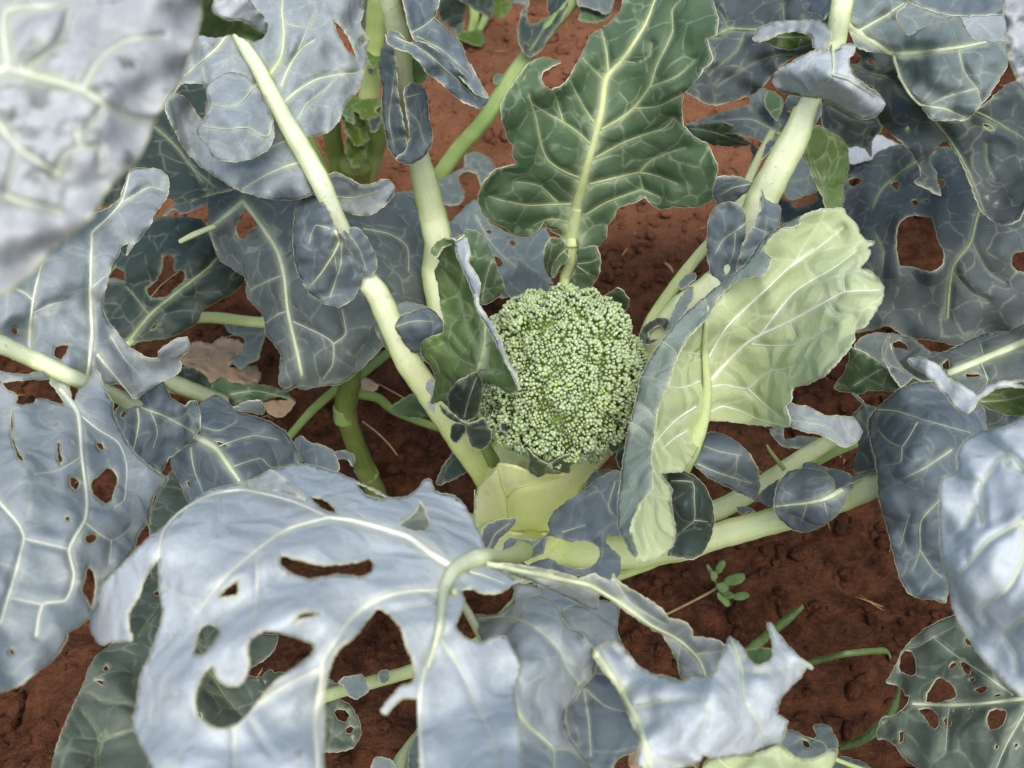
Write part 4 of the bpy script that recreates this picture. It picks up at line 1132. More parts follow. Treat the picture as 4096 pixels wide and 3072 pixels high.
# bracts round the head
for out_, h_, m_ in (("@5 1190,1195 1230,1240 1310,1290 1400,1245 1445,1230 1450,1260 1430,1340 1370,1330 1310,1300 1290,1350 1250,1365 1200,1320 1210,1260", "@5 1200,1210,.262 1310,1290,.25 1440,1240,.262 1300,1340,.23", 'green'),
                     ("@5 1600,355 1660,310 1720,278 1778,340 1770,390 1740,440 1640,400", "@5 1720,280,.255 1640,400,.225 1770,390,.235", 'green'),
                     ("@5 1655,1165 1720,1130 1745,1190 1680,1225", "@5 1660,1165,.25 1740,1190,.235", 'green'),
                     ("@5 1840,590 1845,530 1900,470 1960,450 2010,460 1990,520 1950,490 1890,540 1900,575 1950,570 1900,600 1860,600", "@5 1845,580,.245 2000,465,.255", 'dark'),
                     ("@5 1990,540 2040,400 2110,280 2150,275 2140,350 2060,470 1970,580", "@5 1980,570,.275 2140,290,.285", 'wax1'),
                     ("@5 2065,250 2100,210 2160,190 2165,215 2120,260 2080,280", "@5 2070,260,.26 2150,200,.262", 'blue'),
                     ("@5 1040,1060 1080,1050 1105,1080 1090,1105 1050,1100", "@5 1045,1060,.27 1100,1100,.265", 'dark'),
                     ("@5 1715,1210 1760,1200 1755,1290 1730,1320 1710,1270", "@5 1720,1210,.225 1740,1310,.21", 'dark'),
                     ("@5 670,1400 700,1320 740,1260 800,1200 860,1310 820,1350 740,1390 690,1410", "@5 690,1390,.12 800,1220,.14 850,1320,.13", 'dark')):
    blade(A, None, 'bract', out_, h_, mat=m_, veins=[])

# ---- right leaf on two stalks
lf = leaf_root(A, outline="""@6 1360,970 1420,920 1490,860 1600,820 1690,820 1760,850 1840,900 1920,930 1980,970 1990,1060 1995,1100 1960,1250 1900,1400 1850,1640 @9 1800,450 1775,580 1760,705 1700,690 1600,680 1540,640 1500,570 1460,430 1430,300
 1400,200 1370,80 @6 1370,1400 1355,1250 1325,1150 1315,1050""",
 H="@6 1400,960,.275 1690,820,.285 1980,1000,.27 1340,1150,.275 1550,1200,.315 @9 1420,200,.275 1560,650,.225 1740,690,.225 1750,300,.265", mat='blue', wave=0.005, ruffle=0.005,
 veins=["@6 w14-5 1370,980 1480,990 1620,1035 1900,1110", "@6 w10-4 1600,1050 1510,1190 1420,1150 1370,1090", "@6 w9-4 1510,1190 1500,1280 1400,1300", "@9 w14-4 1760,80 1620,230 1610,400 1570,520", "@6 w16-5 1790,1210 1640,1310 1520,1370", "@9 w9-3 1610,400 1690,520 1740,560", "@9 w8-3 1500,370 1550,200"], label='big drooping slate blue leaf at the end of the right hand stalks')
stalk(A, lf, 'petiole', "@8 1000,380,.09,150 1300,390,.11,200 1700,420,.13,190 @9 200,400,.155,150 450,320,.18,152 800,225,.21,150 1150,110,.24,148 1340,40,.258,130 1450,-20,.27,60", young=1.0, pale=0.35, label='thick pale right hand stalk')
stalk(A, lf, 'petiole', "@8 1400,330,.10,120 1800,300,.13,120 @6 430,1560,.15,115 700,1415,.175,112 900,1280,.195,105 1080,1170,.21,90 1180,1120,.22,60", young=1.0, pale=0.4)
stalk(A, lf, 'petiole', "@6 980,1290,.16,60 1120,1215,.175,66 1240,1165,.185,62", mat='stalk_green')
stalk(A, lf, 'petiole', "@8 1500,640,.07,60 1720,550,.09,60 1900,490,.105,50 @9 200,420,.12,40", mat='stalk')
blade(A, lf, 'leaflet', "@6 770,1540 790,1420 840,1345 910,1318 1010,1322 1080,1345 1110,1380 1130,1440 1230,1400 @9 1200,80 1150,180 1090,240 1010,285 930,300 870,280 810,230 780,190", "@6 790,1500,.25 910,1320,.25 1130,1440,.27 1220,1400,.265 @9 930,295,.225 1000,130,.265", mat='blue', wave=0.004, ruffle=0.004,
 veins=["@9 w40-6 1160,60 1060,110 940,135 780,150", "@9 w8-3 960,140 930,240", "@9 w8-3 1060,130 1080,200"])
blade(A, lf, 'leaflet', "@6 935,1320 950,1285 1000,1280 1060,1310 1180,1335 1225,1365 1340,1320 1365,1330 1220,1400 1140,1430 1100,1370 1050,1335", "@6 940,1300,.235 1200,1370,.255 1350,1325,.262", mat='blue')
blade(A, lf, 'leaflet', "@6 800,1380 780,1440 770,1540 700,1510 655,1500 680,1470 740,1420", "@6 790,1400,.23 670,1500,.205", mat='blue')
blade(A, lf, 'torn_blade', "@6 1220,880 1260,900 1290,940 1355,970 1310,1050 1330,1200 1355,1320 1300,1330 1240,1340 1235,1300 1260,1180 1240,1110 1220,1020 1280,950 1250,910", "@6 1230,885,.22 1340,980,.24 1240,1330,.23", mat='grey')
blade(A, lf, 'leaflet', "@6 750,1090 820,1080 830,1150 930,1130 1060,1150 1000,1190 860,1195 800,1170", "@6 760,1090,.16 1050,1150,.17", mat='grey')
blade(A, lf, 'leaflet', "@9 560,155 620,160 665,178 610,185 600,200 575,190", "@9 565,160,.19 660,180,.2", mat='blue')
stalk(A, lf, 'leaf_stub', "@6 730,1180,.215,14 760,1230,.212,22 830,1320,.20,26", mat='stalk_green')

# ---- front leaf, riddled with great holes, arching towards the viewer
lf = leaf_root(A, outline="""@7 960,260 1100,130 1200,60 1380,20 1500,-20 1560,-50 1700,-90 1800,-85 1950,-40 2060,10 @8 380,95 480,100 560,55 600,0 640,0 665,65 780,95 835,150 880,230 930,330 955,420 1000,490 1120,565 1165,575 1110,592
 1050,640 950,650 880,625 815,630 830,690 810,760 780,830 800,880 860,920 940,935 1010,900 1065,905 1100,960 1150,1060 1150,1120 1115,1200 1140,1400 1160,1659 1160,1760 600,1760 580,1659 575,1400 560,1260 500,1250 450,1270 380,1345 358,1325
 400,1270 470,1190 540,1160 545,1060 500,950 470,850 400,770 330,735 200,890 100,970 60,1050 40,1130 20,1250 20,1400 15,1659 0,1760 @7 900,1760 880,1650 820,1540 770,1410 790,1280 810,1130 860,1020 920,850 940,750 920,650 915,500 908,455
 830,570 790,680 750,740 735,800 740,860 755,900 750,925 660,930 575,945 530,880 520,800 540,690 590,600 700,490 840,350""",
 H="@8 770,510,.40 940,400,.355 620,0,.33 380,100,.345 @7 1800,-85,.345 1300,50,.375 1890,220,.40 950,300,.40 540,700,.375 600,930,.345 1000,700,.425 1400,600,.425 800,1400,.425 900,1740,.435 1250,1500,.44 1800,1000,.43 1820,1700,.44 @8 680,900,.42 600,1740,.44 1140,1400,.42 950,930,.385 1120,580,.375",
 holes=["@7 1620,430 1700,450 1850,485 1950,480 2050,470 2130,450 2155,480 2140,530 2080,560 1950,545 1860,560 1770,570 1660,530 1610,480", "@7 1255,680 1300,620 1370,575 1380,640 1360,670", "@7 1690,825 1720,770 1780,755 1850,770 1800,790 1730,810",
 "@7 1110,1000 1130,920 1150,850 1210,825 1270,860 1240,930 1200,990 1150,1010", "@7 1120,1320 1115,1250 1140,1180 1170,1110 1220,1065 1250,1130 1290,1170 1370,1180 1410,1130 1430,1060 1420,960 1450,900 1530,860 1620,880 1720,910 1800,945 1810,980 1770,1030 1700,1080 1580,1180 1500,1270 1420,1370 1330,1430 1250,1440 1180,1400 1130,1360",
 "@4 1790,1480 1850,1485 1910,1520 1940,1575 1890,1565 1830,1530", "@7 1715,1560 1735,1555 1730,1590 1715,1590", "@8 208,18 260,32 330,62 385,100 340,108 270,88 230,55"],
 veins=["@7 w20-24 910,460 950,290 1050,180 1220,90 1400,60 1600,100 1750,150 1890,220", "@7 w36-14 1890,220 1650,290 1450,430 1290,570 1150,750", "@8 w30-70 47,220 200,240 500,330 640,430 770,510",
 "@8 w26-20 690,840 660,960 600,1110 570,1300 590,1700", "@8 w34-26 690,640 520,640 330,690 180,800 90,930 20,1040 @7 1850,1150 1820,1400 1830,1700", "@7 w24-16 1840,1090 1650,1180 1500,1280 1400,1390 1340,1440", "@7 w16-8 1350,1440 1355,1700", "@7 w10-4 1440,1390 1560,1580",
 "@8 w16-8 700,920 830,1130 900,1300 1000,1500 1020,1700", "@8 w18-6 860,530 960,560 1060,600", "@7 w10-5 1480,440 1480,700 1450,860", "@7 w9-4 1265,100 1260,300", "@7 w8-4 900,1230 1040,1235", "@7 w8-4 870,1120 880,1240 870,1400", "@7 w10-4 940,610 1060,670 1180,690", "@8 w12-5 500,330 400,310 100,120", "@8 w10-4 690,700 600,720 420,750"],
 mat='wax3', veinmat='vein_white', wave=0.005, ruffle=0.006, label='huge pale blue grey front leaf eaten into ragged holes, thick white ribs')
stalk(A, lf, 'petiole', "@8 1250,330,.12,150 1150,420,.22,120 1060,450,.31,110 950,440,-1,100 860,465,-1,96 770,520,-1,84 715,630,-1,62 700,740,-1,48 690,840,-1,37 660,960,-1,28 620,1080,-1,22", young=1.0, pale=0.8)
stalk(A, lf, 'leaf_stub', "@8 770,640,.40,40 850,760,.37,46 940,930,.33,48", pale=0.6)
blade(A, lf, 'lobe', "@8 430,285 500,230 560,180 575,130 605,185 625,240 620,280 600,290 490,290", "@8 440,285,.385 600,285,.385 575,140,.40", mat='grey')
blade(A, lf, 'lobe', "@4 1380,1412 1480,1370 1560,1328 1620,1370 1690,1420 1760,1490 1600,1440 1480,1430", "@4 1390,1412,.385 1560,1335,.395 1750,1490,.40 1580,1420,.395", mat='wax2')
blade(A, lf, 'lobe', "@8 940,935 895,785 1000,780 1060,745 1105,700 1125,640 1115,600 1250,608 1270,660 1350,710 1390,790 1430,850 1500,880 1550,950 1590,1010 1575,1120 1510,1180 1480,1250 1420,1320 1410,1380 1440,1480 1500,1570 1560,1659 1600,1760 1130,1760 1110,1500 1080,1250 1110,1110 1100,1030 1050,940 1000,920",
 "@8 950,920,.36 1120,620,.345 1250,620,.345 1580,1010,.36 1420,1350,.355 1200,1100,.385 1180,1740,.405 1560,1700,.37", mat='wax2', veins=["@8 w14-5 920,800 1080,790 1240,850 1370,970 1430,1090 1500,1180", "@8 w20-10 1100,1290 1200,1420 1340,1550 1340,1700", "@8 w9-4 1340,1550 1450,1560 1540,1650"], wave=0.004)
blade(A, lf, 'lobe', "@8 1265,600 1400,620 1600,690 1720,720 1710,850 1730,930 1840,1090 1830,1180 1800,1300 1700,1280 1600,1180 1560,1100 1590,1010 1540,930 1430,850 1380,760 1290,680", "@8 1280,620,.30 1720,730,.29 1560,900,.325 1800,1150,.30", mat='wax2', veins=["@8 w9-4 1400,750 1520,690", "@8 w9-4 1600,1180 1700,1280 1790,1340"])
blade(A, lf, 'lobe', "@8 1480,1250 1520,1190 1600,1120 1700,1150 1790,1330 1840,1480 1820,1560 1720,1600 1690,1650 1650,1760 1600,1760 1550,1659 1440,1490 1410,1370 1430,1310", "@8 1530,1190,.33 1800,1400,.325 1430,1380,.32 1650,1740,.305", mat='blue', veins=["@8 w10-4 1520,1200 1550,1400 1560,1590", "@8 w9-3 1530,1200 1640,1300 1780,1340"])
blade(A, lf, 'lobe', """@8 1590,970 1640,945 1700,935 1740,970 1830,1070 1920,1120 2000,1130 2070,1160 2113,1150 @9 290,1120 380,1135 430,1100 460,1040 490,970 515,905 560,930 590,970 640,1050 700,1068 750,1040 770,990 755,900 730,830 750,825 800,890 870,970 940,1040 1000,1080 990,1090
 960,1080 930,1130 850,1210 800,1280 795,1350 850,1390 840,1430 820,1500 790,1540 740,1550 650,1570 560,1590 440,1600 360,1580 350,1610 300,1640 230,1659 150,1700 60,1760 @8 1850,1760 1870,1659 1820,1630 1850,1500 1800,1400 1760,1300 1700,1180 1630,1090 1585,1020""",
 "@8 1600,990,.37 1740,980,.355 1900,1130,.36 1800,1380,.365 1880,1700,.375 @9 530,920,.34 990,1085,.33 740,840,.335 820,1400,.335 400,1500,.375 350,1300,.385", mat='wax3', wave=0.005, ruffle=0.005,
 veins=["@8 m42-32 1585,1000 1680,1130 1780,1290 1850,1450 1890,1600 1910,1740", "@9 w20-5 525,920 585,1100 600,1260 690,1430 730,1550", "@9 w12-4 590,1105 750,1105 950,1085", "@8 w14-5 1830,1300 2000,1270 2212,1260 @9 330,1260 400,1330 380,1430", "@9 w16-5 60,1610 200,1630 340,1640", "@8 w10-4 1600,980 1690,960 1740,990"])
blade(A, lf, 'lobe', """@8 960,490 1100,490 1350,530 1500,570 1580,540 1600,560 1680,580 1690,545 1720,590 1800,640 1900,700 1960,740 2010,800 2100,820 2140,870 2150,905 2200,910 @9 420,920 470,940 490,970 450,1050 430,1100 380,1130 290,1115 250,1150 230,1080 200,1010 160,930 120,880 @8 1930,870 1800,780 1700,710
 1610,660 1600,735 1570,748 1450,690 1300,620 1150,560 1050,530""", "@8 970,490,.37 1350,560,.35 1600,600,.335 1590,740,.315 1900,800,.325 2140,880,.315 @9 240,1140,.285 480,960,.31", mat='wax2', under='under', wave=0.003,
 veins=["@8 m44-14 970,480 1100,505 1300,550 1550,605 1700,690 1900,830 2080,930 2180,1030 @9 380,1130", "@9 w12-4 310,1000 400,995 480,985", "@8 w8-3 2080,940 2060,1050 2080,1150", "@8 w14-5 1690,570 1780,700 1900,780 1990,830"])
blade(A, lf, 'lobe', "@9 600,985 740,970 770,1000 720,1070 640,1070", "@9 610,990,.31 760,1000,.315", mat='under')
blade(A, lf, 'lobe', "@9 380,1620 560,1590 700,1570 800,1530 840,1550 880,1590 950,1610 1050,1590 1100,1550 1135,1560 1130,1610 1110,1640 1060,1720 900,1800 400,1800", "@9 560,1600,.34 820,1540,.33 1130,1570,.31 700,1740,.34", mat='pale', under='wax2', veins=["@9 w20-12 440,1600 540,1680 640,1760"])
# ------------------------------------------------------------------ low leaves of the middle plant
lf = blade(A, None, 'leaf', """@7 1000,-60 1090,130 1100,400 1300,700 1500,880 1600,900 1560,1000 1480,1060 1400,1110 1430,1130 1500,1135 1560,1090 1580,1110 1640,1110 1640,1140 1560,1220 1500,1400 1300,1560 1100,1700 1000,1760 310,1760 310,1600 360,1450
 420,1310 480,1180 510,1090 560,1010 640,950 720,880 760,750 820,600 870,400 860,250 890,130""", "@7 1000,0,.15 1100,500,.19 1600,1000,.19 400,1400,.26 320,1740,.27 900,1200,.24 1100,1700,.25 1600,1130,.19",
 holes=["@7 590,1085 610,1058 630,1080 615,1103 595,1100", "@7 540,1150 600,1155 595,1185 570,1175", "@7 750,1365 770,1355 768,1385", "@7 840,560 870,530 875,560 850,570", "@7 880,650 915,630 920,665 900,670", "@7 1145,1345 1160,1335 1165,1375 1150,1370", "@7 1470,1150 1490,1150 1485,1165", "@7 1515,1155 1535,1160 1525,1178", "@7 1500,1220 1515,1220 1510,1235"],
 veins=["@7 w10-16 800,900 870,800 940,700", "@7 w14-5 1200,1090 1300,1250 1400,1360 1460,1440", "@7 w14-5 570,1760 555,1600 580,1500 520,1380 470,1330", "@7 w9-4 580,1500 680,1470 780,1430", "@7 w9-4 1180,860 1195,990 1200,1090", "@7 w8-4 1200,1220 1300,1250", "@7 w9-4 570,1260 700,1280 780,1310", "@7 w12-6 940,700 1100,900 1200,1090 1100,1300 900,1500"],
 mat='sage', under='under', veinmat='vein_dim', wave=0.006, label='low dull green leaf spotted with small holes under the front leaf')
blade(A, lf, 'lobe', "@8 -60,1250 60,1255 140,1275 190,1320 225,1390 235,1460 200,1530 130,1560 40,1565 -60,1560", "@8 0,1260,.19 230,1450,.18 0,1560,.19", holes=["@8 85,1330 110,1315 150,1325 172,1360 150,1395 120,1390 90,1370", "@8 145,1430 175,1415 200,1430 180,1465 150,1455", "@8 180,1475 195,1470 190,1500"], mat='sage', veinmat='vein_dim', veins=["@8 w8-3 -40,1300 40,1420 130,1500"])
stalk(A, lf, 'petiole', "@8 -60,1275,.20,70 40,1240,.195,74 280,1170,.175,74 540,1095,.15,76 900,950,.10,80 1150,700,.06,90", pale=0.2)
blade(A, lf, 'leaflet', "@8 105,1170 140,1140 240,1125 270,1170 275,1220 210,1258 165,1240 150,1200 130,1180", "@8 120,1160,.205 260,1150,.2 220,1250,.195", mat='wax1')
blade(A, lf, 'leaflet', "@8 20,1160 60,1152 100,1185 60,1200 35,1225 20,1220", "@8 20,1160,.2 100,1185,.19", mat='wax1')
blade(A, lf, 'leaflet', "@8 340,1110 385,1095 400,1140 370,1170 345,1160", "@8 340,1130,.18 400,1120,.175", mat='wax1')
lf = blade(A, None, 'leaf', "@8 510,1600 540,1500 580,1470 640,1560 640,1720 530,1740", "@8 540,1500,.17 530,1700,.19 640,1640,.17", mat='wax1', veins=["@8 w8-3 600,1500 570,1700"])
stalk(A, lf, 'petiole', "@8 400,1740,.19,95 470,1620,.175,92 575,1480,.155,88 800,1200,.10,80 1100,800,.05,80", pale=0.3)
blade(A, lf, 'leaflet', "@8 295,1720 300,1640 330,1598 380,1605 430,1640 420,1740 360,1750", "@8 310,1620,.2 420,1700,.19", mat='wax1')

# ------------------------------------------------------------------ plant with the near leaf, upper left
nb = spot('@4 -700,200,0')
B = root('broccoli_plant', (nb[0], nb[1], soil_z(nb[0], nb[1])), 'neighbouring plant whose big pale blurred leaf hangs over the left leaf', 'broccoli plant')
top = nb * 1.0; top[2] = 0.52
stem_straight(B, B.loc - [0, 0, 0.01], top, [0.02, 0.022, 0.024, 0.02], 'stalk_green')
lf = blade(B, None, 'leaf', "@1 1155,-10 1160,80 1130,200 1080,330 1040,450 960,560 890,680 830,830 760,950 640,1050 560,1180 500,1260 400,1350 330,1400 280,1440 200,1540 100,1630 0,1690 -120,1720 -260,1300 -260,200 -120,-90 1150,-90",
 "@1 1150,0,.572 1040,450,.572 830,830,.572 560,1180,.572 250,1460,.57 0,1690,.57 50,400,.584 500,500,.584 400,900,.58 -400,700,.575", mat='near', under='wax1', wave=0.003, ruffle=0.004, halo=1.8, veinmat='vein_white',
 veins=["@1 m60-36 -255,540 -150,480 50,400", "@1 w36-10 50,400 200,440 470,520 600,600 760,680 900,700", "@1 w40-16 50,400 40,80 300,40 420,-20", "@1 w26-8 470,520 560,370 720,240 940,210", "@1 w20-8 160,390 340,240 400,60", "@1 w30-8 -60,640 100,850 300,980 330,1010", "@1 w20-8 330,1010 380,880 560,840 580,950", "@1 w20-8 440,760 460,830", "@1 w16-8 600,600 480,780", "@1 w20-10 40,1130 120,1160 350,1220", "@1 w14-8 100,850 60,1000 20,1100"],
 label='broad whitish grey leaf close up with rubbed dark patches')
stalk(B, lf, 'petiole', "@1 -240,535,-1,62 -480,640,.572,70", pale=0.4, to=top - [0, 0, 0.03])
lf2 = blade(B, None, 'leaf', "@1 1040,30 1160,-20 1245,-30 1225,60 1300,110 1400,120 1480,160 1530,190 1510,222 1440,237 1350,195 1250,215 1180,205 1090,190 1000,100", "@1 1060,60,.51 1130,200,.475 1240,0,.50 1520,200,.475 1300,210,.47", mat='under', under='wax2', veins=[], label='dark green turned up leaf tip')
blade(B, lf2, 'lobe', "@1 1250,-20 1400,-30 1480,60 1520,100 1540,160 1530,192 1460,155 1400,118 1310,112 1225,62", "@1 1250,0,.502 1480,70,.495 1530,185,.48 1300,100,.495", mat='wax3', veins=[])

# ------------------------------------------------------------------ plant behind on the left, with the bare scarred stem
sb = spot('@5 370,1600,0')
C_ = root('broccoli_plant', (sb[0], sb[1], soil_z(sb[0], sb[1])), 'background plant with a bare scarred green stem and scuffed grey leaf', 'broccoli plant')
st = stalk(C_, None, 'stem', "@5 370,1610,-.005,110 320,1450,.03,112 265,1330,.058,118 205,1180,.09,112 150,1000,.125,122 165,840,.155,128 190,700,.18,115", mat='stem_dark', flat=1.0, groove=0)
for nd in ("@5 250,1300,.062,126 285,1365,.05,120", "@5 140,960,.132,132 145,1040,.118,128"):
    stalk(C_, st, 'leaf_scar', nd, mat='stalk_green', flat=1.0, groove=0)
lf = blade(C_, None, 'leaf', """@1 1310,1090 1430,1110 1450,1120 1520,1100 1700,1080 1850,1060 2000,1180 @2 200,1190 350,1160 450,1110 560,1110 610,1330 640,1500 @5 660,300 600,400 380,500 360,610 @4 2130,690 2060,760 1960,830 1850,840 1760,860 1700,850 1650,870 1610,830 1610,760 1615,660
 1580,600 1530,540 1520,450 1480,390 1425,330 1420,240 @1 1430,1640 1400,1590 1330,1540 1260,1490 1230,1410 1200,1330 1200,1230 1205,1130""",
 "@1 1250,1200,.245 1700,1200,.255 @2 500,1150,.225 @5 640,300,.205 @4 2130,690,.205 1700,850,.19 1430,300,.215 1700,300,.245", holes=["@1 1420,1200 1490,1290 1440,1330 1410,1380 1365,1360 1362,1290"],
 veins=["@1 w34-20 1400,1160 1500,1290 1600,1450 1640,1600 @4 1660,410 1720,680 1740,780", "@1 w36-26 1400,1160 1330,1220 1220,1310 1160,1335", "@4 w12-5 1660,410 1600,430 1530,480", "@4 w12-5 1640,200 1540,240 1440,290", "@4 w12-5 1690,470 1860,550 1920,600 1915,720 1860,800", "@4 w10-4 1920,600 1990,540 1970,400", "@2 w12-4 250,1320 400,1350 500,1420 510,1560", "@1 w12-4 1210,1320 1230,1400 1270,1490"],
 mat='grey', under='under', wave=0.005, ruffle=0.005, label='scuffed grey leaf hanging face on with an eaten notch')
stalk(C_, lf, 'leaf_stub', "@1 1240,1300,.248,30 1120,1350,.242,34 1035,1392,.238,26", mat='stalk', pale=0.3)
stalk(C_, lf, 'petiole', "@1 1400,1160,.244,34 1450,1075,.25,40 1700,1070,.24,46 1850,1080,.23,50 1950,1300,.19,56 @5 200,400,.18,60 190,720,.175,60", mat='stalk_green')
blade(C_, lf, 'lobe', "@1 1310,1095 1240,1160 1180,1180 1050,1230 1000,1200 960,1240 940,1240 1000,1180 1120,1140 1200,1100", "@1 1300,1100,.235 950,1240,.22", mat='grey', rim='rim')
lf = blade(C_, None, 'leaf', "@4 590,360 600,250 640,130 700,-60 900,-130 1150,-120 1230,0 1270,90 1350,150 1415,210 1380,270 1300,330 1170,400 1140,470 1080,510 980,560 800,585 760,600 735,600 640,500 600,420",
 "@4 735,600,.15 1050,280,.185 1300,60,.19 1400,210,.17 620,300,.165 900,-100,.20 900,560,.15", holes=["@4 620,240 660,160 715,180 705,240", "@4 940,100 970,80 1005,110 1000,170 1060,180 1065,230 1000,290 950,330 870,330 840,290 900,230 930,170", "@4 920,480 890,510 865,515 890,485"],
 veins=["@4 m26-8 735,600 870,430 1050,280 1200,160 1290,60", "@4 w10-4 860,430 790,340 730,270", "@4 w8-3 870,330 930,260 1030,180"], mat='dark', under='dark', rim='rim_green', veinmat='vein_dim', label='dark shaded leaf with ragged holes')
blade(C_, lf, 'lobe', "@4 600,230 720,240 780,320 850,420 800,520 780,600 700,560 640,480", "@4 620,250,.13 840,420,.13 750,580,.12", mat='grey', rim='rim_green', holes=["@4 665,480 690,455 720,470 715,510 690,520"])
stalk(C_, lf, 'petiole', "@4 735,600,.15,34 1140,450,.12,62 1530,475,.11,64 @5 150,420,.13,60 180,720,.165,60", mat='stalk')
lf = blade(C_, None, 'leaf', "@4 1150,880 1210,830 1280,790 1340,830 1480,830 1580,850 1650,880 1700,930 1600,900 1500,930 1420,940 1350,950 1310,900 1260,910 1200,930 1150,930", "@4 1160,900,.14 1340,860,.15 1700,925,.12", mat='green', rim='rim_green', veins=["@4 w8-3 1330,890 1480,870 1690,925"], label='narrow green leaf pointing right')
blade(C_, lf, 'lobe', "@4 1030,740 1100,735 1170,770 1210,830 1180,870 1120,900 1000,880 940,850", "@4 1050,740,.17 1190,850,.15 950,860,.17", mat='dark', rim='rim_green')
stalk(C_, lf, 'petiole', "@4 900,780,.165,80 960,805,.168,90 1060,850,.168,100 1180,895,.16,96 1300,940,.15,90", mat='stem_dark', pale=0.25)
stalk(C_, lf, 'petiole', "@4 1980,820,.16,56 1800,980,.12,52 1670,1130,.09,46 1580,1260,.07,40", mat='stalk_green')
lf = blade(C_, None, 'leaf', "@5 400,970 470,920 560,880 600,960 640,1010 540,1020 430,1000", "@5 420,970,.11 600,930,.12 620,1010,.10", mat='green', rim='rim_green', veins=[], label='small green leaf on a thin stalk beside the bare stem')
stalk(C_, lf, 'petiole', "@5 180,880,.145,60 330,910,.12,54 420,980,.10,48 560,1040,.085,46 720,1095,.07,44 900,1150,.06,40", mat='stalk_green')
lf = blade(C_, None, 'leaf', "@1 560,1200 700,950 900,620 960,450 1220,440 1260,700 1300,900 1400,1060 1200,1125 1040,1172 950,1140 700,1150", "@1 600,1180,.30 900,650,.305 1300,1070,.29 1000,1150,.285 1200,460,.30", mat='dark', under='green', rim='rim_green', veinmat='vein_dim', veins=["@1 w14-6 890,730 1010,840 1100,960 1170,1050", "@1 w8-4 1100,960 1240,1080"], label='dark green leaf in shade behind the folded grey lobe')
stalk(C_, lf, 'petiole', "@1 1150,1030,.275,30 1300,1060,.25,40 1700,1080,.22,46 1900,1300,.18,56 @5 180,700,.175,60", mat='stalk_green')
lf = blade(C_, None, 'leaf', "@2 840,890 910,878 970,910 1010,970 960,1010 930,1060 900,1000 850,985 800,1010 800,1050 830,1100 820,1160 780,1180 720,1180 640,1150 660,1060 760,1000 830,960", "@2 850,900,.08 1000,970,.07 760,1160,.09", mat='grey', veins=[], label='pale leaf remnant eaten to a frill beyond the thick stalk')
blade(C_, lf, 'lobe', """@2 760,1290 830,1200 890,1150 920,1200 980,1280 1100,1350 1200,1365 1290,1310 1330,1400 1320,1500 1340,1640 @5 1340,240 1200,300 1050,330 900,300 850,100""", "@2 800,1280,.10 1280,1320,.12 @5 1300,240,.115 950,300,.12", holes=["@2 1085,1390 1110,1380 1135,1405 1110,1417", "@2 995,1470 1040,1490 1055,1515 1040,1540 1000,1510", "@2 955,1330 990,1325 985,1355", "@2 1190,1355 1215,1358 1200,1375"], mat='wax1', veins=["@2 w9-4 900,1250 1000,1420 1150,1560"])
blade(C_, lf, 'lobe', "@5 1040,220 1120,180 1150,120 1200,160 1300,230 1330,320 1100,330", "@5 1060,220,.13 1190,150,.135 1300,300,.13", mat='grey')
stalk(C_, lf, 'petiole', "@5 1000,300,.11,40 600,500,.10,50 200,800,.14,60", mat='stalk_green')

# ------------------------------------------------------------------ young plant behind, upper left
db = spot('@2 190,1130,0')
D = root('broccoli_plant', (db[0], db[1], soil_z(db[0], db[1])), 'young plant with yellow green heart and crinkled bud leaves between two stalks', 'broccoli plant')
stalk(D, None, 'stem', "@2 190,1150,-.005,120 190,1080,.02,150 195,1010,.045,190 200,930,.07,190", mat='stem_dark', flat=1.0, groove=0)
for k_, (p_, m_) in enumerate((("@2 170,1050,.03,130 90,880,.075,112 60,700,.13,108 40,560,.17,100 20,400,.21,90", 'stalk_green'), ("@2 240,1060,.03,130 310,880,.075,116 370,700,.125,110 430,520,.17,100 520,300,.22,80", 'stalk_green'),
                             ("@2 230,900,.07,110 280,560,.145,112 300,360,.19,112 330,0,.26,110 340,-140,.285,100", 'stalk'), ("@1 1870,1000,.07,70 1800,830,.11,46 1770,740,.13,40", 'stalk_green'))):
    stalk(D, None, 'petiole', p_, mat=m_)
for out_, h_, m_ in (("@2 100,640 150,575 200,555 260,570 330,565 345,610 320,640 340,660 300,690 240,680 200,640 140,660", "@2 110,640,.14 340,600,.15 240,680,.14", 'yellow'),
                     ("@2 130,650 200,640 250,700 280,790 250,840 200,830 150,760", "@2 140,660,.14 250,830,.11", 'yellow'),
                     ("@2 285,690 320,665 350,670 345,720 310,760 285,740", "@2 290,700,.15 345,700,.15", 'dark'),
                     ("@2 150,800 250,790 270,860 230,960 190,960 150,880", "@2 170,810,.11 210,950,.085", 'yellow'),
                     ("@2 120,620 180,640 205,690 190,710 140,680", "@2 130,630,.15 195,700,.14", 'green'),
                     ("@2 240,-60 340,-60 380,200 365,330 350,360 290,415 260,380 270,250 240,100", "@2 290,0,.23 330,350,.19 280,400,.185", 'dark'),
                     ("@2 250,180 340,150 375,230 360,340 300,390 265,330", "@2 270,200,.215 340,340,.20", 'yellow')):
    blade(D, None, 'leaf', out_, h_, mat=m_, rim='rim_green', crink=5, veins=[], ruffle=0.008)

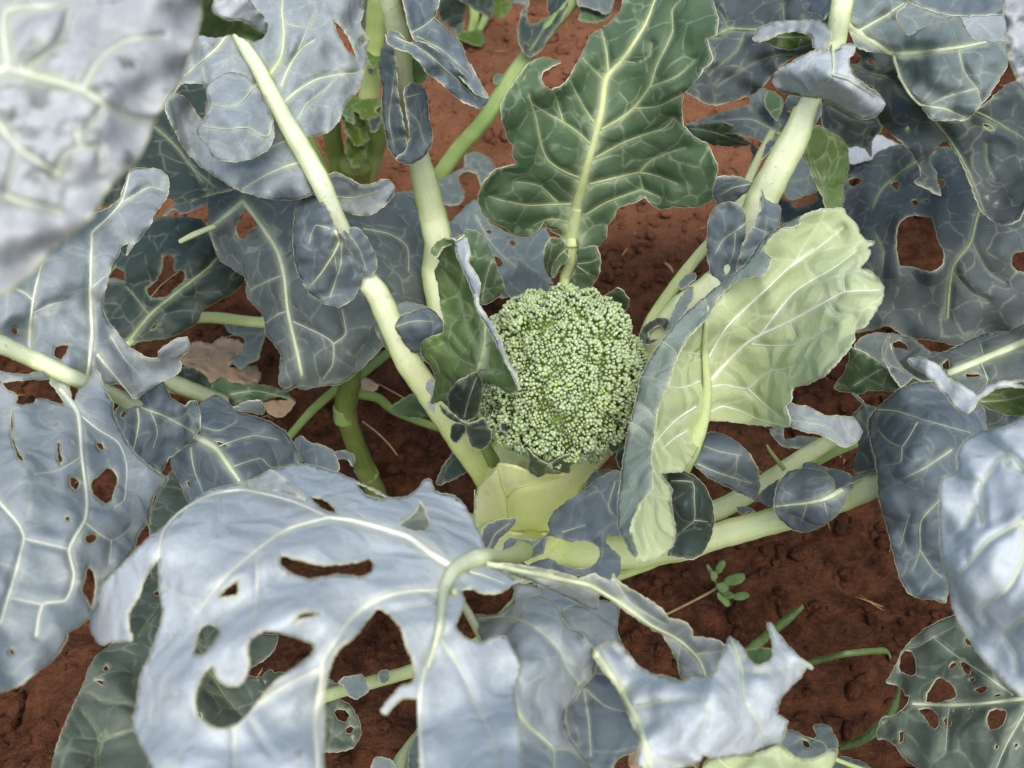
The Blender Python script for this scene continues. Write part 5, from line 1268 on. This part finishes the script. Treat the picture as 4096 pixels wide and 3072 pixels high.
# ------------------------------------------------------------------ plant at the top, its stalk crossing the bare soil
eb = spot('@2 640,1080,0')
E_ = root('broccoli_plant', (eb[0], eb[1], soil_z(eb[0], eb[1])), 'plant beyond with a slanting green stalk and bitten leaf over bare soil', 'broccoli plant')
lf = blade(E_, None, 'leaf', "@2 1195,0 1160,80 1140,160 1145,240 1180,310 1215,325 1260,300 1330,200 1400,100 1450,-30 1450,-120 1320,-120 1310,50 1320,90 1290,110 1255,130 1215,135 1190,110 1195,50 1215,-100", "@2 1200,50,.17 1150,200,.165 1220,320,.15 1420,-20,.19", mat='dark', under='green', veins=["@2 w8-3 1210,290 1270,200 1330,90"], veinmat='vein_dim', label='dark leaf bitten into a hook on the slanting stalk')
stalk(E_, lf, 'petiole', "@2 640,1090,-.005,95 690,1010,.02,95 800,860,.05,95 950,690,.085,94 1100,450,.12,90 1250,250,.15,84 1450,20,.185,78 1600,-150,.21,70", mat='stalk_green')
blade(E_, lf, 'leaflet', "@2 1000,440 1030,425 1075,430 1060,470 1040,485 1005,480", "@2 1010,440,.12 1060,470,.118", mat='green', rim='rim_green')
blade(E_, lf, 'lobe', "@2 1480,-80 1690,-80 1680,50 1640,80 1600,60 1540,40 1490,30", "@2 1500,-60,.20 1670,40,.18", mat='grey', veins=[])
blade(E_, lf, 'lobe', "@2 1490,40 1600,50 1690,-20 1680,70 1640,115 1560,130 1490,110 1500,70", "@2 1500,60,.185 1660,80,.17", mat='green', veins=[], rim='rim_green')

# leaves of the next row, top edge
fb = spot('@2 860,-250,0')
F0 = root('broccoli_plant', (fb[0], fb[1], soil_z(fb[0], fb[1])), 'distant plant with dark hanging leaves and bright green stalks at its foot', 'broccoli plant')
stalk(F0, None, 'stem', "@2 860,-230,-.005,90 850,-320,.04,90 860,-420,.08,80", mat='stalk_green')
stalk(F0, None, 'petiole', "@2 855,-200,.02,70 880,-60,.03,60 890,100,.02,56 860,220,.0,40", mat='stalk_green')
stalk(F0, None, 'petiole', "@2 870,-220,.02,60 930,-50,.035,50 960,80,.02,46 900,200,.002,40", mat='stalk_green')
for out_, h_, m_ in (("@2 690,-140 840,-140 838,60 822,160 790,200 740,150 690,110", "@2 750,-100,.16 800,180,.10", 'dark'),
                     ("@2 800,-140 990,-140 1000,60 980,105 920,70 850,30 810,0", "@2 850,-100,.15 980,90,.11", 'dark'),
                     ("@2 990,-100 1110,-100 1100,40 1060,100 1010,90 985,60", "@2 1020,-60,.08 1050,90,.05", 'yellow'),
                     ("@2 1100,-100 1230,-100 1190,20 1130,20 1095,0", "@2 1120,-60,.12 1150,10,.1", 'wax1'),
                     ("@2 800,150 850,180 920,170 950,230 930,265 860,250 790,215", "@2 810,180,.03 940,250,.012", 'yellow')):
    blade(F0, None, 'leaf', out_, h_, mat=m_, rim='rim_green', veins=[])

# ------------------------------------------------------------------ plant behind on the right: dark leaf with the big hole
gb = spot('@3 2500,900,0')
G = root('broccoli_plant', (gb[0], gb[1], soil_z(gb[0], gb[1])), 'plant beyond on the right with a dark leaf pierced by one big hole', 'broccoli plant')
gt = gb * 1.0; gt[2] = 0.27
stem_straight(G, G.loc - [0, 0, 0.01], gt, [0.018, 0.02, 0.024, 0.02], 'stalk_green')
lf = blade(G, None, 'leaf', """@3 1200,930 1300,900 1500,830 1650,850 1800,850 1900,900 2300,900 2400,1200 @6 2330,0 2212,60 2150,80 2140,120 2150,160 2180,185 2300,200 2300,480 2150,540 2000,560 1860,610 1700,580 1560,560 1480,525 1430,490 1380,505 1260,530 1240,520 1330,430 1340,270 1270,160
 1200,-100 1120,-280 1150,-400""", "@3 1250,930,.20 1800,860,.235 2300,1000,.25 1200,1200,.19 @6 1300,500,.155 1860,600,.165 2280,450,.19 1700,200,.21",
 holes=["@3 1475,1400 1480,1310 1530,1250 1600,1240 1680,1255 1700,1310 1720,1390 1755,1460 1740,1530 1690,1565 1620,1560 1580,1540 1500,1530 1480,1470", "@3 1445,1060 1480,1040 1500,1065 1480,1095", "@3 1560,1160 1590,1145 1605,1170 1585,1190", "@3 1195,1040 1230,1020 1280,1035 1260,1065 1215,1070", "@3 1700,1040 1740,1030 1765,1055 1730,1075", "@3 1625,1155 1660,1150 1655,1168"],
 veins=["@3 m16-14 2300,1040 2100,1100 1960,1200 1900,1400 1800,1540 @6 1770,450", "@3 w18-8 1700,880 1580,940 1400,1080 1340,1200", "@3 w10-5 1350,1340 1400,1450 1390,1600", "@6 w8-4 1790,170 1900,300 2000,350", "@6 w9-4 1900,0 2000,180 2100,250"], mat='slate', under='green', veinmat='vein_dim', wave=0.005, label='dark blue green leaf pierced by a big round hole and small ones')
stalk(G, lf, 'petiole', "@3 2250,1050,.245,30 2400,980,.235,60", mat='stalk_green', to=gt - [0, 0, 0.02 + 0.1 * random.random()])
lf = blade(G, None, 'leaf', "@3 1050,600 1150,590 1370,680 1390,750 1340,800 1330,900 1300,860 1250,840 1200,850 1150,790 1060,740", "@3 1100,620,.29 1380,720,.28 1250,850,.27", mat='dark', veins=["@3 w8-4 1090,620 1220,690 1350,710"], veinmat='vein_dim', label='dark leaf scrap in shade behind the stout stalk')
stalk(G, lf, 'petiole', "@3 1180,650,.262,20 1500,740,.25,26 1800,740,.25,30 2400,760,.25,40", mat='stalk_green', to=gt - [0, 0, 0.02 + 0.1 * random.random()])
lf = blade(G, None, 'leaf', "@3 1200,850 1330,770 1480,830 1400,890 1250,940 1180,930", "@3 1210,860,.215 1470,830,.215 1250,930,.21", mat='wax3', veins=[], label='pale bright leaf patch glimpsed through a gap')
blade(G, lf, 'lobe', "@3 930,900 980,960 1030,1090 940,1130 860,1150 830,1090 880,980", "@3 940,910,.18 1020,1090,.165 840,1100,.165", mat='wax1')
blade(G, lf, 'lobe', "@3 790,1140 860,1160 940,1130 1060,1100 1170,1150 1250,1100 1350,1250 1390,1400 1300,1420 1200,1300 1000,1240 820,1290", "@3 800,1150,.14 1200,1150,.17 1300,1400,.15", mat='dark', holes=["@3 870,1170 940,1135 1010,1110 1020,1150 960,1180 900,1200 880,1190"])
stalk(G, lf, 'petiole', "@3 1450,850,.212,24 1900,900,.20,40 2400,1000,.16,50", mat='stalk_green', to=gt - [0, 0, 0.02 + 0.1 * random.random()])
lf = blade(G, None, 'leaf', "@3 270,720 300,700 340,690 500,640 630,600 640,540 700,510 740,520 730,580 800,680 790,800 730,820 640,790 550,770 420,760", "@3 280,720,.20 700,520,.235 780,780,.22 600,700,.23", mat='grey', rim='rim', veins=["@3 w8-3 780,760 640,690 400,700"], label='torn grey leaf reaching left behind the stout stalk')
blade(G, lf, 'lobe', "@3 265,722 340,715 480,705 540,730 550,770 640,830 560,840 460,840 370,820 310,790 270,750", "@3 270,725,.215 540,740,.225 600,835,.195", mat='green', rim='rim', veins=["@3 w7-3 290,740 420,760 620,830"])
blade(G, lf, 'lobe', "@3 720,580 745,520 825,575 810,640 790,690 740,640", "@3 740,530,.25 800,680,.235", mat='green')
blade(G, lf, 'lobe', "@3 640,840 700,860 720,830 700,900 660,960 630,970 650,900", "@3 650,850,.20 640,960,.18", mat='grey')
stalk(G, lf, 'petiole', "@3 780,770,.222,22 1200,800,.21,30 1800,900,.19,40", mat='stalk_green', to=gt - [0, 0, 0.02 + 0.1 * random.random()])
# bright and dark leaves of its crown, upper right corner
for out_, h_, m_, lb in (("@3 1540,-60 2110,-60 2108,70 1990,85 1850,90 1750,80 1650,50 1550,10", "@3 1600,0,.435 2100,0,.445 1850,85,.425", 'blue', 'dark rolled leaf edge at the corner'),
                         ("@3 1830,70 2108,60 2120,250 1960,240 1910,215 1860,140", "@3 1850,90,.385 2110,100,.385 2000,235,.37", 'wax2', None),
                         ("@3 1470,50 1560,-10 1640,30 1790,75 1750,135 1660,155 1610,175 1550,212 1505,172 1475,120", "@3 1500,60,.372 1780,90,.375 1550,200,.36", 'wax1', None),
                         ("@3 2105,-60 2110,150 2120,280 2150,400 2190,470 2230,500 2450,520 2500,-60", "@3 2110,0,.52 2200,450,.50 2450,200,.53", 'near', 'bright leaf at the right edge')):
    lf = blade(G, None, 'leaf', out_, h_, mat=m_, veins=[], label=lb, flat=0.4)
    u_ = parse(out_); u_ = u_[u_[:, 0].argmax()]
    h0 = float(parse(h_)[:, 2].mean())
    stalk(G, lf, 'petiole', "@1 %f,%f,%f,40 @3 2420,%f,%f,50" % (u_[0], u_[1], h0 - 0.006, (u_[1] + 250) / 1.0, h0 * 0.96), mat='stalk_green', to=gt - [0, 0, 0.01])

# ------------------------------------------------------------------ right middle plant: torn leaf with a pale midrib
hb = spot('@6 2700,900,0')
Hh = root('broccoli_plant', (hb[0], hb[1], soil_z(hb[0], hb[1])), 'plant at the right with a torn folded grey leaf and broad pale midrib', 'broccoli plant')
ht = hb * 1.0; ht[2] = 0.30
stem_straight(Hh, Hh.loc - [0, 0, 0.01], ht, [0.018, 0.02, 0.024, 0.02], 'stalk_green')
lf = blade(Hh, None, 'leaf', "@6 1240,600 1300,550 1380,535 1480,545 1580,570 1650,630 1730,650 1850,600 1960,545 2060,530 2140,520 2300,440 2400,600 2300,900 2212,1000 2120,1040 2060,1090 1990,1060 1900,900 1750,850 1640,860 1520,850 1490,850 1330,670 1240,620",
 "@6 1250,600,.20 1580,590,.205 2140,530,.235 1500,850,.20 1780,770,.235 2300,600,.265 2100,1000,.22", holes=["@6 1455,590 1500,580 1545,610 1545,635 1500,625 1465,625", "@6 1735,715 1775,690 1785,745 1745,740", "@6 1875,770 1950,770 1965,790 1880,790"],
 veins=["@6 m64-50 2400,510 2212,595 1980,690 1780,770", "@6 w24-8 1780,775 1640,820 1480,720 1440,600", "@6 w10-4 1980,690 1960,600", "@6 w14-5 1960,710 2000,800 1990,840"], mat='grey', under='under', label='torn grey leaf with a broad pale midrib')
blade(Hh, lf, 'lobe', "@6 1210,620 1340,680 1450,780 1510,855 1440,870 1320,865 1270,885 1120,855 1180,760 1205,680", "@6 1215,630,.225 1500,850,.225 1130,850,.19", mat='green', under='wax1', veins=["@6 w7-3 1230,840 1360,760 1400,740"])
blade(Hh, lf, 'lobe', "@6 1395,640 1435,540 1440,620 1500,720 1570,790 1500,840 1420,720", "@6 1435,550,.23 1550,800,.23 1410,680,.235", mat='grey')
lf2 = blade(Hh, None, 'leaf', "@6 1545,690 1600,675 1680,700 1730,730 1770,790 1860,840 1910,870 1940,890 1990,840 2100,815 2212,805 2300,800 2300,850 2150,845 2050,855 1990,890 1940,930 1915,975 1880,1000 1840,990 1780,920 1700,820 1640,770 1560,720",
 "@6 1550,695,.33 1730,740,.345 1940,900,.35 1880,1000,.335 2280,820,.365", mat='wax3', flat=0.5, veins=[], label='curling pale leaf tip above the slate blue leaf')
blade(Hh, lf2, 'lobe', "@6 1940,930 2000,870 2120,825 2300,840 2330,980 2140,1010 1990,960", "@6 1950,930,.34 2120,840,.35 2140,1000,.325 2300,900,.355", mat='under', under='wax1', veins=["@6 w7-3 1960,930 2100,920 2250,890"])
stalk(Hh, lf2, 'petiole', "@6 2290,830,.36,40 2500,840,.35,60 2680,860,.30,70", mat='stalk', to=ht - [0, 0, 0.02 + 0.03 * random.random()])
lf = blade(Hh, None, 'leaf', "@6 1990,1080 2060,1050 2100,1010 2212,950 2300,930 2400,1100 2200,1200 2000,1180", "@6 2000,1100,.25 2300,950,.28", mat='blue', veins=[], label='slate blue leaf behind the bright right hand leaf')
stalk(Hh, lf, 'petiole', "@6 2280,1050,.27,40 2500,950,.27,50", mat='stalk', to=ht - [0, 0, 0.02 + 0.03 * random.random()])

# ------------------------------------------------------------------ near plant at the lower right: bright leaf and holey leaf
ib = spot('@9 2800,1100,0')
I_ = root('broccoli_plant', (ib[0], ib[1], soil_z(ib[0], ib[1])), 'near plant at the lower right with a bright waxy leaf above a holey one', 'broccoli plant')
it = ib * 1.0; it[2] = 0.36
stem_straight(I_, I_.loc - [0, 0, 0.01], it, [0.018, 0.02, 0.024, 0.02], 'stalk_green')
lf = blade(I_, None, 'leaf', "@6 2400,930 2212,1010 2150,1060 2050,1090 1980,1100 1910,1130 1850,1180 1830,1240 1835,1330 1780,1350 1740,1370 1725,1450 1722,1600 @9 1725,220 1730,380 1750,500 1780,620 1800,720 1830,800 1880,880 1920,950 1970,1020 2050,1110 2130,1190 2212,1250 2400,1340 2600,900 2600,-300",
 "@6 2212,1020,.42 1850,1200,.405 1730,1500,.405 @9 1780,620,.385 2050,1110,.375 2200,240,.45 2000,300,.44 2500,500,.44", mat='wax3', flat=0.5, under='under', wave=0.006, ruffle=0.004,
 veins=["@9 w30-12 2560,520 2380,300 2200,240", "@9 w20-6 2200,240 2010,350 1900,480 1790,590", "@9 w18-6 2200,240 2210,420 2120,620 1960,740 2000,830", "@6 w16-6 2330,1500 2130,1240 1970,1400 1980,1640 @9 1940,150 1870,280 1810,340", "@6 w10-4 1970,1390 1830,1360", "@9 w18-6 2400,700 2212,800 2110,900 2160,1000 2180,1100", "@9 w9-4 1900,480 1880,420", "@6 w12-4 2230,1350 2110,1300 2130,1240 2000,1140"], label='bright waxy pale leaf at the right above the holey green leaf')
stalk(I_, lf, 'petiole', "@9 2500,480,.44,50 2650,700,.42,80", mat='stalk', to=it - [0, 0, 0.02 + 0.15 * random.random()])
lf = blade(I_, None, 'leaf', "@9 1860,770 1750,800 1640,860 1560,930 1510,990 1480,1060 1440,1130 1425,1165 1480,1180 1510,1200 1530,1240 1555,1245 1540,1290 1480,1350 1420,1365 1390,1380 1370,1440 1370,1490 1420,1490 1480,1540 1520,1600 1600,1659 1680,1740 2400,1740 2500,1200 2200,900 2000,780",
 "@9 1750,810,.20 1430,1160,.19 1380,1450,.185 1620,1680,.20 2200,1265,.245 2300,1700,.24 2200,900,.23", holes=["@9 1490,1090 1500,1010 1530,980 1565,985 1592,1050 1590,1110 1560,1132 1510,1110", "@9 1650,1280 1645,1240 1670,1200 1690,1160 1730,1135 1790,1170 1828,1230 1810,1260 1750,1280 1700,1288", "@9 1600,1320 1660,1312 1710,1340 1725,1410 1700,1438 1660,1410 1630,1360", "@9 1745,1380 1775,1362 1797,1390 1780,1420 1755,1415", "@9 1995,1400 2000,1340 2050,1315 2110,1330 2105,1390 2070,1430 2020,1443",
 "@9 1840,1050 1875,1040 1910,1075 1900,1120 1865,1110", "@9 1775,1070 1805,1045 1830,1065 1790,1095", "@9 1890,1145 1920,1135 1930,1155 1905,1165", "@9 1925,1205 1970,1185 2010,1190 1990,1220 1950,1230", "@9 2035,1235 2070,1225 2085,1240 2050,1252", "@9 1870,910 1890,905 1925,945 1900,960 1875,940", "@9 2035,1535 2055,1520 2068,1540 2050,1560", "@9 2155,1520 2175,1510 2185,1530 2165,1550", "@9 1490,1450 1515,1445 1520,1500 1500,1520 1490,1490", "@9 1395,1390 1422,1383 1418,1400 1398,1404", "@9 1795,1325 1808,1320 1810,1340", "@9 1885,1320 1905,1310 1920,1330 1900,1335"],
 veins=["@9 m36-16 2480,1200 2180,1265 1900,1295 1570,1290", "@9 w16-5 2150,1240 1950,1100 1800,1000 1680,900", "@9 w16-6 2240,1290 2120,1500 2040,1690", "@9 w9-4 1780,1310 1770,1430 1760,1560", "@9 w8-3 1700,900 1600,960 1540,970"], mat='sage', under='under', label='green leaf peppered with slug holes low at the right')
stalk(I_, lf, 'petiole', "@9 2440,1210,.25,44 2650,1150,.22,60", mat='stalk', to=it - [0, 0, 0.02 + 0.15 * random.random()])
lf = blade(I_, None, 'leaf', "@9 815,1500 840,1440 900,1450 960,1480 1000,1495 1020,1470 1000,1420 1040,1405 1090,1420 1130,1490 1138,1550 1080,1600 1000,1640 900,1640 830,1580", "@9 830,1480,.10 1060,1410,.10 1120,1540,.11 900,1630,.11", holes=["@9 930,1490 960,1500 985,1530 970,1548 945,1530"], mat='wax1', veins=["@9 w7-3 1090,1600 1060,1520 960,1480"], label='small grey notched leaf on the soil at the lower edge')
stalk(I_, lf, 'petiole', "@9 1080,1590,.108,24 1400,1700,.10,30 2000,1720,.10,40", mat='stalk', to=it - [0, 0, 0.02 + 0.15 * random.random()])
lf = blade(I_, None, 'leaf', "@9 1080,1680 1110,1640 1150,1595 1240,1610 1320,1650 1380,1740 1080,1780", "@9 1100,1660,.10 1300,1650,.10 1200,1760,.11", mat='wax1', veins=[], label='blunt grey leaf tip cut by the lower edge')
stalk(I_, lf, 'petiole', "@9 1250,1720,.105,24 1800,1760,.10,34", mat='stalk', to=it - [0, 0, 0.02 + 0.15 * random.random()])

# ------------------------------------------------------------------ small things on the ground
def loose(name, out_, h_, mat, label, cat, rim='rim_dry', **kw):
    p = parse(out_).mean(0)[None]
    P_ = place(p, 0.0)[0]
    r_ = root(name, (P_[0], P_[1], soil_z(P_[0], P_[1])), label, cat, kw.pop('group', None))
    return r_, blade(r_, None, 'blade', out_, h_, mat=mat, under=mat, rim=rim, **kw)


loose('dried_leaf', "@4 1090,620 1130,580 1200,600 1290,560 1390,590 1420,600 1400,650 1350,680 1330,730 1400,740 1450,720 1500,760 1500,800 1450,825 1330,820 1280,790 1210,830 1150,760 1080,740 1030,680", "@4 1060,680,.035 1200,600,.03 1390,600,.03 1480,790,.03 1250,720,.045", 'dry', 'large withered tan leaf lying on the soil beside the grey scuffed leaf', 'dry leaf', veins=["@4 w8-3 1060,690 1200,690 1400,780", "@4 w6-3 1200,690 1260,610 1330,590", "@4 w6-3 1180,690 1230,780"], wave=0.008, ruffle=0.01, crink=5, veinmat='rim_dry')
loose('dried_leaf', "@4 1520,940 1600,925 1700,930 1660,990 1620,1020 1550,1000", "@4 1530,950,.025 1690,935,.025 1600,1015,.02", 'dry', 'small pale withered leaf under the narrow green leaf tip', 'dry leaf', veins=[], ruffle=0.006)
loose('dried_leaf', "@5 245,790 330,830 325,860 250,885 235,850", "@5 250,800,.02 325,850,.025 250,880,.02", 'dry', 'curled scrap of tan dead leaf right of the bare scarred stem', 'dry leaf', veins=[], ruffle=0.004)
loose('yellowed_leaf', "@8 1780,1600 1825,1555 1850,1600 1840,1660 1790,1650", "@8 1790,1600,.25 1840,1640,.25", 'dry', 'scrap of orange yellow leaf under the front leaf lobe', 'dry leaf', veins=[])
hr, _ = loose('leaf_scrap', "@4 1290,470 1330,540 1400,560 1400,640 1330,690 1380,740 1440,710 1490,680 1510,600 1530,550 1520,510 1380,500", "@4 1300,480,.07 1520,540,.07 1380,730,.06", 'grey', 'ragged dull green leaf scrap above the large withered leaf', 'leaf', rim='rim_green', veins=["@4 w8-3 1300,560 1400,540 1530,545"], veinmat='vein_dim')

# weed seedling
wb = spot('@9 440,625,0.01')
W = root('weed_seedling', (wb[0], wb[1], soil_z(wb[0], wb[1])), 'small green weed seedling sprawling on the soil below the thick pale stalk', 'weed')
M['weed'] = plain_mat('weed_leaf', (0.12, 0.20, 0.06), (0.20, 0.29, 0.11), 180, 0.45, 0.2, (0.3, 0.45, 0.1))
M['weed_stem'] = plain_mat('weed_stem', (0.22, 0.12, 0.06), (0.26, 0.20, 0.08), 180, 0.5)
stalk(W, None, 'stem', "@9 90,810,.004,13 150,775,.012,14 300,700,.018,15 440,620,.028,16 425,560,.04,12 410,520,.05,9", mat='weed_stem', seg=8, groove=0)
for out_, h_ in (("@9 480,595 500,560 550,538 595,540 602,565 580,590 530,605", "@9 490,590,.035 595,550,.045"), ("@9 530,670 560,650 610,645 628,665 600,685 550,688", "@9 540,670,.035 620,665,.04"),
                 ("@9 450,650 480,665 510,690 522,720 500,727 470,700 450,675", "@9 455,655,.035 515,720,.025"), ("@9 440,540 440,500 460,470 485,468 488,490 465,530", "@9 442,535,.045 480,475,.055"),
                 ("@9 425,560 400,530 385,495 390,485 410,510 430,540", "@9 428,555,.045 388,490,.05"), ("@9 440,600 480,590 510,610 500,640 460,640", "@9 445,605,.04 500,630,.04"),
                 ("@9 470,640 510,640 540,660 520,680 485,670", "@9 475,645,.035 530,665,.04"), ("@9 410,530 440,530 445,560 425,580 410,560", "@9 415,535,.05 430,570,.045")):
    blade(W, None, 'leaf', out_, h_, mat='weed', under='weed', rim='weed', veins=[], wave=0.001, ruffle=0.001, crink=0.5, thick=0.0008)

for out_, h_, lb in (("@9 590,990 700,890 930,718 938,738 850,830 760,900 660,992", "@9 600,985,.02 930,725,.09", 'broad green grass blade rising behind the torn lobe of the front leaf'),
                     ("@9 930,1060 1000,1030 1200,985 1400,968 1435,985 1445,1030 1430,1000 1330,1002 1150,1022 1000,1062", "@9 940,1060,.02 1200,1000,.06 1440,1020,.03", 'long green grass blade lying level across the bare soil'),
                     ("@9 1140,1535 1280,1470 1400,1360 1470,1250 1490,1185 1498,1220 1480,1320 1430,1400 1350,1480 1260,1530 1150,1552", "@9 1145,1545,.012 1350,1430,.05 1490,1190,.03", 'curved green grass blade beside the leaf peppered with slug holes')):
    P_ = place(parse(out_)[:1, :2], 0.01)[0]
    g_ = root('grass_blade', (P_[0], P_[1], soil_z(P_[0], P_[1])), lb, 'grass blade')
    blade(g_, None, 'blade', out_, h_, mat='weed', under='weed', rim='weed', veins=[], wave=0.001, ruffle=0.001, crink=0.8)

# straws
M['straw'] = plain_mat('straw', (0.30, 0.16, 0.07), (0.42, 0.27, 0.13), 200, 0.7)
for pts_, lb in (("@5 245,1045,.012,9 330,1110,.018,10 400,1180,.014,9 460,1260,.006,7", 'thin reddish straw lying on the soil right of the bare scarred stem'),
                 ("@5 1985,130,.012,12 2020,160,.016,16 2035,190,.010,8", 'short pale straw on the crumbly soil right of the green upright leaf'),
                 ("@5 340,830,.012,7 430,880,.016,8 520,930,.008,6", 'short thin straw between the bare stem and the pale stalk')):
    p_ = parse(pts_); P_ = place(p_[:1, :2], 0.0)[0]
    r_ = root('straw', (P_[0], P_[1], soil_z(P_[0], P_[1])), lb, 'straw')
    stalk(r_, None, 'stalk', pts_, mat='straw', seg=6, groove=0)
lit, o_ = [], 0
rr = np.random.default_rng(21)
for k in range(420):
    x, y = rr.uniform(-1.0, 1.0), rr.uniform(0.15, 2.0)
    a, L_ = rr.random() * 3.14, rr.uniform(0.004, 0.022) * rr.random()
    z0 = soil_z(x, y) + 0.004
    d_ = np.array([math.cos(a), math.sin(a), rr.normal(0, 0.15)]) * L_
    n_ = np.array([rr.normal(0, 0.0012), rr.normal(0, 0.0012), 0.001])
    Pl = np.array([[x, y, z0] - d_, np.array([x, y, z0]) + n_, [x, y, z0] + d_])
    lit.append(tube_mesh(Pl, np.array([0.4, 1, 0.3]) * rr.uniform(0.0004, 0.0011), None, 5))
v_, f_ = join(lit)
litter = make_obj('plant_litter', v_, f_, M['straw'], None, None)
tag(litter, 'tiny bits of straw and dead leaf strewn over the soil', 'plant litter', kind='stuff')
print('leaf triangles', TRI[0], 'objects', len(bpy.data.objects))
